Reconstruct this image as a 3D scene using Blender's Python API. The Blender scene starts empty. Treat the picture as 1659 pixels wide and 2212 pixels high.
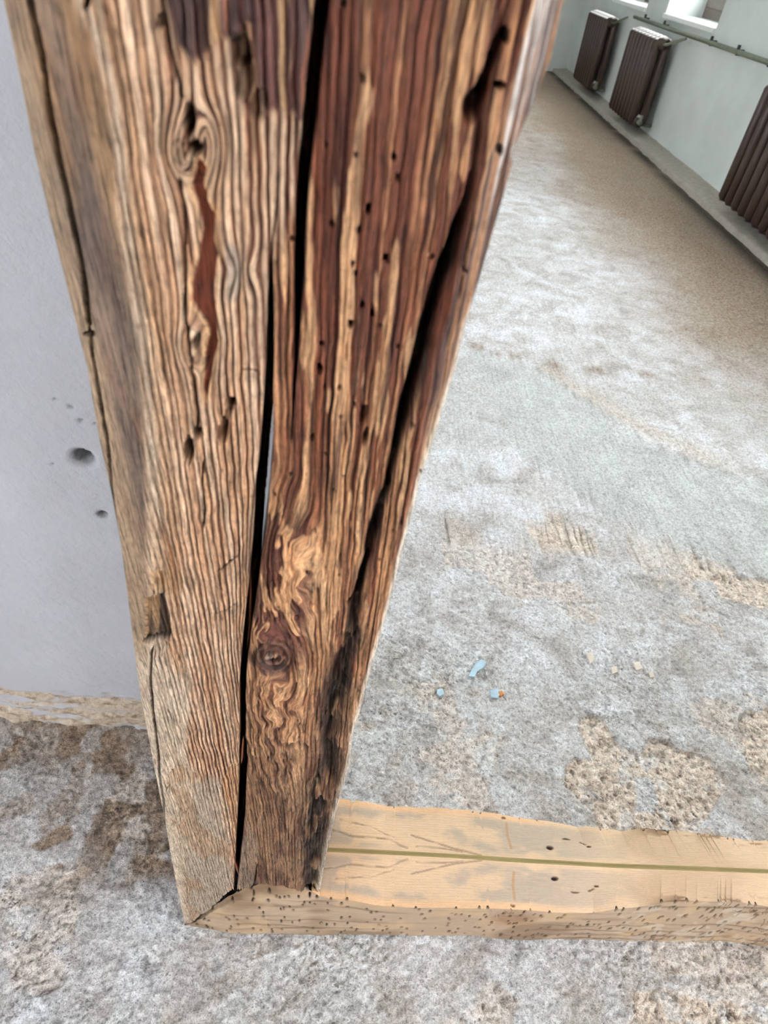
import bpy, bmesh, math
import numpy as np
from mathutils import Matrix, Vector

# ------------------------------------------------------------------ camera maths
FPX, CX, CY = 1345.0, 829.5, 1106.0          # focal length and centre for a 1659 x 2212 frame
ALPHA = math.radians(2.0)                    # lean of the mirror
H = 1.2                                      # camera height
def nrm(v):
    v = np.array(v, float); return v / np.linalg.norm(v)
_dp = nrm([-190, 1444, 1345]); _W = nrm([38, -1248, 1345]); _W = nrm(_W - _dp * (_W @ _dp))
_X = np.cross(_dp, _W); _X = _X if _X[0] > 0 else -_X
_Y = _W * math.cos(2 * ALPHA) - _dp * math.sin(2 * ALPHA)
_Z = np.cross(_X, _Y); _Z = _Z if _Z @ -_dp > 0 else -_Z
R = np.array([_X, _Y, _Z])                   # rows: world axes in camera axes (x right, y down, z forward)
YC = -0.2165 * H / 1.4
CAM = np.array([0.0, YC, H])
NN = np.array([0, -math.cos(ALPHA), math.sin(ALPHA)])    # mirror normal, towards the room
UP = np.array([0, math.sin(ALPHA), math.cos(ALPHA)])
GLASS = 0.0655                               # the silvered pane sits this far behind the frame's face
def rays(x, y):
    x = np.asarray(x, float); y = np.asarray(y, float)
    d = np.stack([(x - CX) / FPX, (y - CY) / FPX, np.ones_like(x)], -1)
    return d @ R.T
def on_face(x, y, w=0.0):                    # point of the leaning plane lying w behind the frame's face
    r = rays(x, y); w = np.asarray(w, float) * np.ones(r.shape[:-1])
    t = (-CAM @ NN - w) / (r @ NN)
    return CAM + r * t[..., None]
def on_floor(x, y):
    r = rays(x, y); t = -CAM[2] / r[..., 2]; return CAM + r * t[..., None]
def on_y(x, y, Y):
    r = rays(x, y); t = (Y - CAM[1]) / r[..., 1]; return CAM + r * t[..., None]
def mir_floor(x, y):                         # floor point seen in the mirror
    p = on_face(x, y, GLASS + 0.003); r = rays(x, y); r = r - 2 * (r @ NN)[..., None] * NN
    t = -p[..., 2] / r[..., 2]; return p + r * t[..., None]
CV = CAM - 2 * (CAM @ NN + GLASS) * NN       # mirror image of the camera
SV = CV[2] / 1.4
def room(x, yp):                             # layout numbers taken for eye height 1.4 behind the mirror image of the eye
    return x * SV, CV[1] - yp * SV

# ------------------------------------------------------------------ camera, sky, lights, exposure
sc = bpy.context.scene
C = sc.collection
cd = bpy.data.cameras.new('camera'); cam = bpy.data.objects.new('camera', cd); C.objects.link(cam)
cd.sensor_fit = 'VERTICAL'; cd.sensor_height = 36; cd.lens = 36 * FPX / 2212
cd.clip_start = 0.02; cd.clip_end = 200
rt = R @ np.array([1, 0, 0]); up = R @ np.array([0, -1, 0]); bk = R @ np.array([0, 0, -1])
cam.matrix_world = Matrix([[rt[i], up[i], bk[i], CAM[i]] for i in range(3)] + [[0, 0, 0, 1]])
cd.dof.use_dof = True; cd.dof.focus_distance = 0.78; cd.dof.aperture_fstop = 11.0
sc.camera = cam

world = bpy.data.worlds.new('world'); sc.world = world; world.use_nodes = True
wn = world.node_tree.nodes; wl = world.node_tree.links
wb = wn['Background']; wb.inputs['Color'].default_value = (0.92, 0.96, 1.0, 1); wb.inputs['Strength'].default_value = 12.0

sc.view_settings.view_transform = 'Standard'; sc.view_settings.look = 'None'
sc.view_settings.exposure = -0.05; sc.view_settings.gamma = 1.0; sc.view_settings.use_curve_mapping = False
sc.cycles.max_bounces = 10; sc.cycles.diffuse_bounces = 6; sc.cycles.glossy_bounces = 5
sc.cycles.use_denoising = True
sc.cycles.caustics_reflective = True

def area(name, loc, tgt, sx, sy, power, col):
    l = bpy.data.lights.new(name, 'AREA'); l.shape = 'RECTANGLE'; l.size = sx; l.size_y = sy
    l.energy = power; l.color = col
    o = bpy.data.objects.new(name, l); C.objects.link(o); o.location = loc
    d = Vector(tgt) - Vector(loc); o.rotation_euler = d.to_track_quat('-Z', 'Y').to_euler()
    return o
# daylight coming in at each window of the right-hand wall (Y' centre, width, sill, head) in layout numbers
WX = 2.87
WINDOWS = [(9.95, 1.45), (7.80, 1.45), (4.55, 1.45), (1.9, 1.5)]
SILL, HEAD = 1.06, 2.75
for i, (yc, wd) in enumerate(WINDOWS):
    x, y = room(WX + 0.52, yc)
    z = (SILL + HEAD) / 2 * SV
    area('window_daylight', (x, y, z), (x - 1, y, z - 0.18), wd * SV * 0.9, (HEAD - SILL) * SV * 0.9,
         (75, 85, 150, 215)[i], (0.95, 0.975, 1.0))
# added fill lamp, unseen at the viewer's left, keeps the near floor bright
area('left_fill_light', (-2.3, -2.6, 1.7), (0.2, 0.0, 0.3), 1.3, 1.5, 14, (0.95, 0.97, 1.0))

# ------------------------------------------------------------------ helpers
def smooth(a, b, x):
    t = np.clip((x - a) / (b - a), 0, 1); return t * t * (3 - 2 * t)
def hash2(ix, iy, seed):
    h = (ix.astype(np.int64) * 374761393 + iy.astype(np.int64) * 668265263 + seed * 1442695041) & 0xffffffff
    h = ((h ^ (h >> 13)) * 1274126177) & 0xffffffff
    h = (h ^ (h >> 16)) & 0xffffffff
    return h / 4294967295.0
def vnoise(x, y, seed=0):
    ix = np.floor(x); iy = np.floor(y); fx = x - ix; fy = y - iy
    fx = fx * fx * (3 - 2 * fx); fy = fy * fy * (3 - 2 * fy)
    a = hash2(ix, iy, seed); b = hash2(ix + 1, iy, seed); c = hash2(ix, iy + 1, seed); d = hash2(ix + 1, iy + 1, seed)
    return (a * (1 - fx) + b * fx) * (1 - fy) + (c * (1 - fx) + d * fx) * fy
def fbm(x, y, seed=0, oct=3):
    s = 0; a = 0.5; n = 0
    for k in range(oct):
        s = s + a * vnoise(x * 2 ** k, y * 2 ** k, seed + 17 * k); n += a; a *= 0.5
    return s / n
def cells(x, y, seed=0):                     # distance to the nearest scattered point, and its random value
    ix = np.floor(x); iy = np.floor(y); best = np.full(x.shape, 9.0); val = np.zeros(x.shape)
    for dx in (-1, 0, 1):
        for dy in (-1, 0, 1):
            cx_ = ix + dx; cy_ = iy + dy
            px = cx_ + hash2(cx_, cy_, seed); py = cy_ + hash2(cx_, cy_, seed + 5)
            d = np.hypot(x - px, y - py); m = d < best
            best = np.where(m, d, best); val = np.where(m, hash2(cx_, cy_, seed + 9), val)
    return best, val
def srgb(c):
    c = np.asarray(c, float) / 255.0
    return np.where(c <= 0.04045, c / 12.92, ((c + 0.055) / 1.055) ** 2.4)
def mixc(a, b, m):
    return a * (1 - m[..., None]) + b * m[..., None]
def interp(pts, y):
    p = np.array(pts, float); o = np.argsort(p[:, 1]); return np.interp(y, p[o, 1], p[o, 0])
def interx(pts, x):
    p = np.array(pts, float); o = np.argsort(p[:, 0]); return np.interp(x, p[o, 0], p[o, 1])
def blob(x, y, cx, cy, rx, ry, ang=0.0, soft=0.35):
    c, s = math.cos(ang), math.sin(ang); u = ((x - cx) * c + (y - cy) * s) / rx; v = (-(x - cx) * s + (y - cy) * c) / ry
    return 1 - smooth(1 - soft, 1 + soft, np.hypot(u, v))
def in_poly(x, y, pts, soft=None):           # signed distance to a polygon, positive inside
    p = np.array(pts, float); d = np.full(x.shape, 1e9); ins = np.zeros(x.shape, bool)
    for i in range(len(p)):
        a = p[i]; b = p[(i + 1) % len(p)]; e = b - a
        t = np.clip(((x - a[0]) * e[0] + (y - a[1]) * e[1]) / (e @ e), 0, 1)
        d = np.minimum(d, np.hypot(x - a[0] - t * e[0], y - a[1] - t * e[1]))
        c = ((a[1] > y) != (b[1] > y)) & (x < (b[0] - a[0]) * (y - a[1]) / (b[1] - a[1] + 1e-12) + a[0])
        ins ^= c
    return np.where(ins, d, -d)
def line_d(x, y, pts):
    d = np.full(x.shape, 1e9)
    for a, b in zip(pts[:-1], pts[1:]):
        a = np.array(a, float); b = np.array(b, float); e = b - a
        t = np.clip(((x - a[0]) * e[0] + (y - a[1]) * e[1]) / (e @ e), 0, 1)
        d = np.minimum(d, np.hypot(x - a[0] - t * e[0], y - a[1] - t * e[1]))
    return d

def grid_mesh(name, V, mat, parent=None, keep=None, col=None, attrs=None, extra=None, flip=False, smooth_sh=True, local=None):
    """V: (rows, cols, 3) grid of points; keep: (rows-1, cols-1) faces kept; col: vertex colours; extra: more (verts, quads)."""
    n, m = V.shape[:2]; verts = V.reshape(-1, 3)
    idx = np.arange(n * m).reshape(n, m)
    q = np.stack([idx[:-1, :-1], idx[:-1, 1:], idx[1:, 1:], idx[1:, :-1]], -1).reshape(-1, 4)
    if keep is not None: q = q[keep.reshape(-1)]
    if flip: q = q[:, ::-1]
    if extra is not None:
        for ev, eq in extra:
            q = np.concatenate([q, eq + len(verts)]); verts = np.concatenate([verts, ev])
    me = bpy.data.meshes.new(name)
    me.vertices.add(len(verts)); me.vertices.foreach_set('co', np.ascontiguousarray(verts, np.float32).ravel())
    me.loops.add(q.size); me.loops.foreach_set('vertex_index', np.ascontiguousarray(q, np.int32).ravel())
    me.polygons.add(len(q)); me.polygons.foreach_set('loop_start', np.arange(0, q.size, 4, dtype=np.int32))
    me.polygons.foreach_set('use_smooth', np.full(len(q), smooth_sh))
    me.update(calc_edges=True)
    def pad(a, c):
        a = a.reshape(-1, c) if c > 1 else a.reshape(-1)
        k = len(verts) - len(a)
        if k > 0: a = np.concatenate([a, np.repeat(a[-1:], k, 0)])
        return a
    if col is not None:
        at = me.color_attributes.new('tone', 'FLOAT_COLOR', 'POINT')
        c4 = np.ones((len(verts), 4), np.float32); c4[:, :3] = pad(col, 3); at.data.foreach_set('color', c4.ravel())
    for k, a in (attrs or {}).items():
        at = me.attributes.new(k, 'FLOAT', 'POINT'); at.data.foreach_set('value', np.ascontiguousarray(pad(a, 1), np.float32))
    me.materials.append(mat)
    o = bpy.data.objects.new(name, me); C.objects.link(o)
    if parent: o.parent = parent
    return o
def obj(name, bm, mat, parent=None, sm=True):
    me = bpy.data.meshes.new(name); bm.normal_update(); bm.to_mesh(me); bm.free()
    for p in me.polygons: p.use_smooth = sm
    me.materials.append(mat)
    o = bpy.data.objects.new(name, me); C.objects.link(o)
    if parent: o.parent = parent
    return o
def box(bm, x0, x1, y0, y1, z0, z1, bev=0.0):
    r = bmesh.ops.create_cube(bm, size=1.0); vs = r['verts']
    for v in vs:
        v.co = Vector(((x0 + x1) / 2 + v.co.x * (x1 - x0), (y0 + y1) / 2 + v.co.y * (y1 - y0), (z0 + z1) / 2 + v.co.z * (z1 - z0)))
    if bev:
        es = list({e for v in vs for e in v.link_edges})
        bmesh.ops.bevel(bm, geom=es, offset=bev, segments=2, affect='EDGES', profile=0.5)
def tube(bm, pts, rad, seg=10, cap=True):
    pts = [Vector(p) for p in pts]; rings = []
    rads = rad if isinstance(rad, (list, tuple)) else [rad] * len(pts)
    prev = None
    for i, p in enumerate(pts):
        t = (pts[min(i + 1, len(pts) - 1)] - pts[max(i - 1, 0)]).normalized()
        a = t.orthogonal().normalized() if prev is None else (prev - t * prev.dot(t)).normalized()
        prev = a; b = t.cross(a)
        rings.append([bm.verts.new(p + (a * math.cos(k * 2 * math.pi / seg) + b * math.sin(k * 2 * math.pi / seg)) * rads[i]) for k in range(seg)])
    for A, B in zip(rings[:-1], rings[1:]):
        for k in range(seg): bm.faces.new((A[k], A[(k + 1) % seg], B[(k + 1) % seg], B[k]))
    if cap: bm.faces.new(rings[0][::-1]); bm.faces.new(rings[-1])
def tag(o, label=None, cat=None, group=None, kind=None):
    if label: o['label'] = label
    if cat: o['category'] = cat
    if group: o['group'] = group
    if kind: o['kind'] = kind
    return o
def empty(name, loc=(0, 0, 0)):
    o = bpy.data.objects.new(name, None); C.objects.link(o); o.location = loc; return o

# ------------------------------------------------------------------ materials
class NT:
    def __init__(s, name, rough=0.8, spec=0.3):
        s.m = bpy.data.materials.new(name); s.m.use_nodes = True; s.t = s.m.node_tree
        s.b = s.t.nodes['Principled BSDF']; s.b.inputs['Roughness'].default_value = rough
        s.b.inputs['Specular IOR Level'].default_value = spec
    def n(s, typ, **kw):
        nd = s.t.nodes.new(typ)
        for k, v in kw.items():
            if k in nd.inputs.keys(): 
                nd.inputs[k].default_value = v
            else: setattr(nd, k, v)
        return nd
    def l(s, a, b): s.t.links.new(a, b)
    def noise(s, scale, detail=4, rough=0.55, vec=None, dist=0.0):
        nd = s.n('ShaderNodeTexNoise'); nd.inputs['Scale'].default_value = scale; nd.inputs['Detail'].default_value = detail
        nd.inputs['Roughness'].default_value = rough; nd.inputs['Distortion'].default_value = dist
        if vec is not None: s.l(vec, nd.inputs['Vector'])
        return nd.outputs['Fac']
    def coord(s, scale=(1, 1, 1)):
        g = s.n('ShaderNodeTexCoord'); mp = s.n('ShaderNodeMapping'); mp.inputs['Scale'].default_value = scale
        s.l(g.outputs['Object'], mp.inputs['Vector']); return mp.outputs['Vector']
    def ramp(s, fac, stops):
        r = s.n('ShaderNodeValToRGB'); e = r.color_ramp.elements
        while len(e) < len(stops): e.new(0.5)
        for k, (p, c) in enumerate(stops):
            e[k].position = p
            c = (c, c, c) if isinstance(c, (int, float)) else c
            e[k].color = (*c, 1)
        s.l(fac, r.inputs['Fac']); return r.outputs['Color']
    def mix(s, fac, a, b, mode='MIX'):
        m = s.n('ShaderNodeMix'); m.data_type = 'RGBA'; m.blend_type = mode
        for sock, v in ((m.inputs[0], fac), (m.inputs[6], a), (m.inputs[7], b)):
            if hasattr(v, 'links') or isinstance(v, bpy.types.NodeSocket): s.l(v, sock)
            elif isinstance(v, (int, float)): sock.default_value = v
            else: sock.default_value = (*v, 1)
        return m.outputs[2]
    def attr(s, name, out='Fac'):
        a = s.n('ShaderNodeAttribute'); a.attribute_name = name; return a.outputs[out]
    def math(s, op, a, b):
        m = s.n('ShaderNodeMath'); m.operation = op
        for sock, v in ((m.inputs[0], a), (m.inputs[1], b)):
            if isinstance(v, bpy.types.NodeSocket): s.l(v, sock)
            else: sock.default_value = v
        return m.outputs[0]
    def bump(s, h, strength, dist, prev=None):
        b = s.n('ShaderNodeBump'); b.inputs['Strength'].default_value = strength; b.inputs['Distance'].default_value = dist
        s.l(h, b.inputs['Height'])
        if prev is not None: s.l(prev, b.inputs['Normal'])
        return b.outputs['Normal']
    def out(s, col=None, nor=None, rough=None):
        if col is not None:
            if isinstance(col, bpy.types.NodeSocket): s.l(col, s.b.inputs['Base Color'])
            else: s.b.inputs['Base Color'].default_value = (*col, 1)
        if nor is not None: s.l(nor, s.b.inputs['Normal'])
        if rough is not None: s.l(rough, s.b.inputs['Roughness'])
        return s.m
L = lambda r, g, b: tuple(float(v) for v in srgb((r, g, b)))

def wood_mat(name, along, spec=0.35, rough=0.62, fine=1.0):
    """weathered timber: the vertex tone carries the rings and stains, the nodes add fibre, pores and sheen"""
    m = NT(name, rough, spec)
    sc_ = [700, 700, 700]; sc_[along] = 35
    v = m.coord(tuple(sc_)); f = m.noise(1.0, 3, 0.6, v)
    sp = [2600, 2600, 2600]; sp[along] = 260; f2 = m.noise(1.0, 2, 0.6, m.coord(tuple(sp)))
    tone = m.attr('tone', 'Color')
    c = m.mix(0.55 * fine, tone, m.ramp(f, [(0.3, 0.50), (0.72, 1.0)]), 'MULTIPLY')
    c = m.mix(0.45 * fine, c, m.ramp(f2, [(0.32, 0.45), (0.55, 1.0)]), 'MULTIPLY')
    n1 = m.bump(f, 0.55, 0.0009); n1 = m.bump(f2, 0.35, 0.0005, n1)
    return m.out(c, n1, m.ramp(f, [(0.2, rough + 0.15), (0.8, rough - 0.12)]))
M_SIDE = wood_mat('weathered_beam_side', 2)
def carved_mat():
    """the carved face of the upright: 'gu' runs across the grain, 'gt' along it, both bend with the figure"""
    m = NT('weathered_upright_wood', 0.55, 0.32)
    gu = m.attr('gu'); gt = m.attr('gt'); tone = m.attr('tone', 'Color')
    def vec(a, b, o=0.0):
        c = m.n('ShaderNodeCombineXYZ'); m.l(m.math('MULTIPLY', gu, a), c.inputs[0]); m.l(m.math('MULTIPLY', gt, b), c.inputs[1]); c.inputs[2].default_value = o
        return c.outputs[0]
    fib = m.noise(1.0, 3, 0.65, vec(750, 34)); fine = m.noise(1.0, 3, 0.6, vec(2100, 110, 3.0)); brk = m.noise(1.0, 4, 0.65, vec(330, 210, 7.0))
    blot = m.noise(1.0, 4, 0.6, vec(120, 24, 9.0))
    c = m.mix(0.85, tone, m.ramp(fib, [(0.36, 0.36), (0.48, 1.0), (0.7, 1.3)]), 'MULTIPLY')
    c = m.mix(0.75, c, m.ramp(fine, [(0.36, 0.38), (0.50, 1.0), (0.7, 1.2)]), 'MULTIPLY')
    mid = m.noise(1.0, 3, 0.6, vec(1250, 42, 5.0)); c = m.mix(0.7, c, m.ramp(mid, [(0.38, 0.42), (0.48, 1.0), (0.7, 1.15)]), 'MULTIPLY')
    c = m.mix(0.60, c, m.ramp(brk, [(0.34, 0.5), (0.5, 1.0), (0.7, 1.12)]), 'MULTIPLY')
    c = m.mix(m.ramp(blot, [(0.5, 0.0), (0.75, 0.35)]), c, L(118, 62, 38))
    n1 = m.bump(mid, 0.8, 0.0010); n1 = m.bump(fib, 0.9, 0.0014, n1); n1 = m.bump(fine, 0.6, 0.0006, n1); n1 = m.bump(brk, 0.6, 0.0014, n1)
    return m.out(c, n1, m.ramp(fib, [(0.25, 0.75), (0.8, 0.42)]))
M_STILE = carved_mat()
M_RAIL = wood_mat('weathered_rail_wood', 0, 0.25, 0.75, 0.55)

def plain_mat(name, col, rough=0.6, spec=0.3, noise=None, amt=0.2, bump=0.0, metal=0.0):
    m = NT(name, rough, spec); m.b.inputs['Metallic'].default_value = metal
    f = m.noise(noise or 20, 5, 0.6, m.coord())
    c = m.mix(amt, col, m.ramp(f, [(0.3, 0.3), (0.7, 1.0)]), 'MULTIPLY')
    return m.out(c, m.bump(f, 0.5, bump) if bump else None)

def floor_mat():
    m = NT('worn_concrete', 0.78, 0.25)
    o = m.coord()
    big = m.noise(1.6, 4, 0.6, o); mid = m.noise(9, 5, 0.65, o, 0.6); fin = m.noise(70, 5, 0.7, o); grit = m.noise(420, 3, 0.65, o)
    c = m.ramp(mid, [(0.28, L(172, 163, 157)), (0.5, L(220, 216, 216)), (0.68, L(240, 240, 245))])
    c = m.mix(m.ramp(big, [(0.4, 0.0), (0.7, 0.5)]), c, L(172, 165, 152))
    brown = m.attr('brown'); ero = m.attr('erode'); smo = m.attr('skim'); white = m.attr('salt')
    er = m.ramp(fin, [(0.32, L(178, 158, 142)), (0.46, L(222, 204, 188)), (0.7, L(240, 228, 216))])
    c = m.mix(ero, c, er)
    c = m.mix(smo, c, m.ramp(mid, [(0.3, L(190, 190, 187)), (0.7, L(218, 219, 217))]))
    br = m.ramp(fin, [(0.3, L(116, 94, 74)), (0.55, L(160, 136, 114)), (0.75, L(196, 176, 156))])
    c = m.mix(brown, c, br)
    c = m.mix(white, c, L(232, 233, 235))
    c = m.mix(m.attr('grime'), c, L(62, 57, 50))
    c = m.mix(0.7, c, m.ramp(fin, [(0.32, 0.62), (0.5, 1.08)]), 'MULTIPLY')
    c = m.mix(0.65, c, m.ramp(grit, [(0.34, 0.5), (0.5, 1.0)]), 'MULTIPLY')
    g2 = m.noise(190, 4, 0.7, o)
    c = m.mix(0.68, c, m.ramp(g2, [(0.36, 0.62), (0.5, 1.04), (0.64, 1.24)]), 'MULTIPLY')
    g3 = m.noise(105, 3, 0.6, o)
    c = m.mix(0.55, c, m.ramp(g3, [(0.38, 0.70), (0.5, 1.05), (0.62, 1.22)]), 'MULTIPLY')
    # pale and dark aggregate grains
    vo = m.n('ShaderNodeTexVoronoi'); vo.inputs['Scale'].default_value = 175; m.l(o, vo.inputs['Vector'])
    sepc = m.n('ShaderNodeSeparateColor'); m.l(vo.outputs['Color'], sepc.inputs[0])
    dk = m.math('MULTIPLY', m.math('LESS_THAN', vo.outputs['Distance'], 0.30), m.math('GREATER_THAN', sepc.outputs[0], 0.86))
    c = m.mix(m.math('MULTIPLY', dk, 0.55), c, L(112, 106, 102))
    lt = m.math('MULTIPLY', m.math('LESS_THAN', vo.outputs['Distance'], 0.34), m.math('LESS_THAN', sepc.outputs[1], 0.12))
    c = m.mix(m.math('MULTIPLY', lt, 0.22), c, L(236, 234, 230))
    n = m.bump(fin, 0.7, 0.005); n = m.bump(g3, 0.7, 0.004, n); n = m.bump(grit, 0.7, 0.0018, n)
    return m.out(c, n)
M_FLOOR = floor_mat()

def wall_mat(name, base, stain=False):
    m = NT(name, 0.85, 0.2)
    o = m.coord()
    a = m.noise(3.0, 4, 0.55, o); b = m.noise(150, 3, 0.55, o); d = m.noise(520, 2, 0.5, o)
    dark = tuple(v * 0.88 for v in base)
    c = m.mix(m.ramp(a, [(0.35, 0.0), (0.7, 1.0)]), base, dark)
    if stain:
        f = m.noise(60, 5, 0.7, o)
        br = m.ramp(f, [(0.32, L(136, 114, 94)), (0.50, L(198, 178, 156)), (0.66, L(220, 211, 200))])
        c = m.mix(m.attr('bare'), c, br)
        c = m.mix(m.attr('pit'), c, L(112, 114, 112))
    n = m.bump(b, 0.35, 0.0025); n = m.bump(d, 0.25, 0.0008, n)
    return m.out(c, n)
M_WALLB = wall_mat('painted_plaster', L(203, 201, 208), True)
M_WALL = wall_mat('green_grey_plaster', L(214, 219, 216))
M_CEIL = wall_mat('ceiling_plaster', L(224, 225, 224))
M_PLINTH = plain_mat('concrete_ledge', L(176, 168, 158), 0.9, 0.1, 25, 0.35, 0.003)
def iron_mat():
    m = NT('brown_painted_iron', 0.42, 0.4); o = m.coord(); f = m.noise(40, 5, 0.6, o)
    c = m.mix(0.4, L(68, 50, 44), m.ramp(f, [(0.3, 0.4), (0.7, 1.0)]), 'MULTIPLY')
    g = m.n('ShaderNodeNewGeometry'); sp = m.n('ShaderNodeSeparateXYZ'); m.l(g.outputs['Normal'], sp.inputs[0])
    dust = m.ramp(sp.outputs[2], [(0.55, 0.0), (0.75, 1.0)])      # window light on up-facing tops, put into the colour
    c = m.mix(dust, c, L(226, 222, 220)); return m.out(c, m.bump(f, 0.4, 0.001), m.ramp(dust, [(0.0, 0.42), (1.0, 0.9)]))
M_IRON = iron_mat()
M_PIPE = plain_mat('dull_green_pipe_paint', L(126, 132, 114), 0.5, 0.3, 30, 0.45)
M_BRK = plain_mat('dark_steel', L(60, 62, 62), 0.5, 0.4, 30, 0.2)
M_SILL = plain_mat('white_gloss_paint', L(236, 238, 236), 0.35, 0.4, 12, 0.08)
M_WIN = plain_mat('grey_brown_window_paint', L(110, 98, 92), 0.5, 0.3, 18, 0.3)
M_BACK = plain_mat('backing_board', L(96, 74, 54), 0.8, 0.1, 20, 0.4)
M_DARKW = plain_mat('split_wood', L(120, 66, 42), 0.6, 0.3, 60, 0.5, 0.001)
M_BLUE = plain_mat('pale_blue_paint', L(186, 212, 226), 0.5, 0.3, 60, 0.15)
M_PALE = plain_mat('pale_mortar', L(224, 212, 198), 0.8, 0.1, 60, 0.2)
M_ORANGE = plain_mat('orange_brick', L(206, 140, 90), 0.8, 0.1, 60, 0.2)
gl = NT('window_glass', 0.02, 0.5); gl.b.inputs['Transmission Weight'].default_value = 1.0; gl.b.inputs['IOR'].default_value = 1.01
M_GLASS = gl.out((0.97, 0.98, 0.98))
mr = NT('silvered_glass', 0.004, 0.5); mr.b.inputs['Metallic'].default_value = 1.0
M_MIRROR = mr.out((0.93, 0.955, 0.945))

# ------------------------------------------------------------------ the setting: floor
YW = float(on_floor(150, 1572)[1])           # the wall behind the mirror
FARX, FARY = room(0, 12.45)
RX, _ = room(WX, 0); LX = -3.1
def spaced(a, b, fa, fb, fine, coarse):
    l = np.arange(fa, a, -coarse)[::-1] if a < fa else np.array([fa]); l[0] = a if a < fa else l[0]
    mid = np.arange(fa, fb, fine); r = np.arange(fb, b, coarse)
    out_ = np.unique(np.round(np.concatenate([[a], l, mid, r, [b]]), 6)); return out_
fxs = spaced(LX - 0.1, RX + 0.1, -0.78, 1.15, 0.0031, 0.05)
fys = spaced(FARY - 0.1, YW + 0.15, -0.75, YW + 0.02, 0.0031, 0.05)
FX, FY = np.meshgrid(fxs, fys)
def mf(pts): return [tuple(mir_floor(a, b)[:2]) for a, b in pts]
def df(pts): return [tuple(on_floor(a, b)[:2]) for a, b in pts]
wx = FX + 0.022 * (fbm(FX * 18, FY * 18, 3) - 0.5) + 0.008 * (fbm(FX * 90, FY * 90, 4) - 0.5)
wy = FY + 0.022 * (fbm(FX * 18, FY * 18, 5) - 0.5) + 0.008 * (fbm(FX * 90, FY * 90, 6) - 0.5)
ERO = [mf([(1245, 1560), (1270, 1538), (1300, 1545), (1330, 1600), (1380, 1622), (1400, 1592), (1440, 1598), (1465, 1620),
           (1540, 1640), (1590, 1700), (1540, 1745), (1500, 1790), (1400, 1800), (1290, 1792), (1262, 1740), (1212, 1690), (1240, 1645), (1282, 1642)]),
       mf([(1600, 1550), (1659, 1530), (1750, 1560), (1760, 1700), (1640, 1690), (1610, 1640)]),
       mf([(1468, 1208), (1500, 1192), (1560, 1210), (1600, 1240), (1560, 1256), (1490, 1250)]),
       mf([(1130, 1135), (1200, 1110), (1300, 1170), (1290, 1200), (1180, 1190)]),
       mf([(1530, 1240), (1659, 1250), (1740, 1300), (1640, 1310), (1560, 1285)])]
erode = np.zeros(FX.shape); hz = np.zeros(FX.shape)
near = (np.abs(FX) < 2.5) & (FY > -3)
for P in ERO:
    d = in_poly(wx, wy, P); e = smooth(-0.002, 0.006, d); erode = np.maximum(erode, e)
    hz -= 0.0060 * smooth(-0.0012, 0.0022, d)
isl = in_poly(wx, wy, mf([(1372, 1685), (1410, 1680), (1425, 1720), (1415, 1760), (1378, 1755)]))
erode *= 1 - smooth(-0.002, 0.003, isl)
rimn = fbm(FX * 7, FY * 7, 21, 4)
# front floor (seen directly) is pitted; small worn patches everywhere
worn = smooth(0.56, 0.62, rimn) * smooth(-1.2, -0.6, FY)
erode = np.maximum(erode, 0.55 * worn); hz -= 0.0016 * worn
direct = smooth(-0.02, 0.05, FY + 0.05 * (rimn - 0.5))
leftz = smooth(0.02, -0.12, FX)
pd, pv = cells(wx * 150, wy * 150, 31)
pit = (1 - smooth(0.15, 0.42, pd)) * (pv > 0.66)
hz -= 0.0042 * pit * np.clip(0.25 + erode + 0.6 * (FX < 1.2) * (FY > -0.45) * smooth(0.35, 0.6, fbm(FX * 5, FY * 5, 8)), 0, 1)
pd2, pv2 = cells(wx * 48, wy * 48, 37)
pit2 = (1 - smooth(0.1, 0.34, pd2)) * (pv2 > 0.80); hz -= 0.004 * pit2 * (0.3 + 0.7 * erode)
hz += 0.0050 * (fbm(FX * 55, FY * 55, 11, 3) - 0.5) + 0.0058 * (fbm(FX * 170, FY * 170, 12, 2) - 0.5) + 0.004 * (fbm(FX * 6, FY * 6, 13) - 0.5)
# brown, crumbly ground left of and behind the frame
bz = smooth(0.26, 0.50, fbm(wx * 11, wy * 11, 41, 4)) * smooth(0.02, 0.10, FY + 0.1 * (rimn - 0.5)) 
brown = 0.9 * bz; brown = np.maximum(brown, 0.55 * smooth(0.0, 0.10, FY + 0.12 * (rimn - 0.5)) * smooth(0.1, -0.1, FX))
pale = smooth(0.52, 0.60, fbm(wx * 24, wy * 24, 43, 3)) * smooth(0.0, 0.08, FY)
brown *= 1 - 0.85 * pale; hz += 0.0018 * pale
# streaks and the warm dusty strip towards the radiators (seen in the mirror)
def mline(pts): return line_d(wx, wy, mf(pts))
brown = np.maximum(brown, 0.8 * np.exp(-(mline([(1020, 742), (1100, 768), (1180, 790), (1370, 802), (1530, 828)]) / 0.030) ** 2) * smooth(0.35, 0.6, fbm(wx * 20, wy * 20, 51)))
dusty = smooth(0.95, 1.65, FX + 0.5 * (fbm(FX * 1.6, FY * 1.6, 52) - 0.5)) * smooth(-1.2, -2.4, FY)
dusty = np.maximum(dusty, smooth(-3.0, -6.5, FY + 1.5 * (fbm(FX * 1.2, FY * 1.2, 53) - 0.5)) * 0.75)
brown = np.maximum(brown, 0.90 * dusty)
rg1 = [(1000, 740), (1180, 805), (1300, 885), (1390, 950), (1500, 1000), (1659, 1045), (1760, 1075)]
rg2 = [(1120, 985), (1220, 1040), (1300, 1110), (1400, 1150), (1500, 1190), (1659, 1250), (1760, 1285)]
r1 = mf(rg1); r2 = mf(rg2)
skim = smooth(-0.01, 0.02, in_poly(wx, wy, r1 + r2[::-1]))
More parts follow.
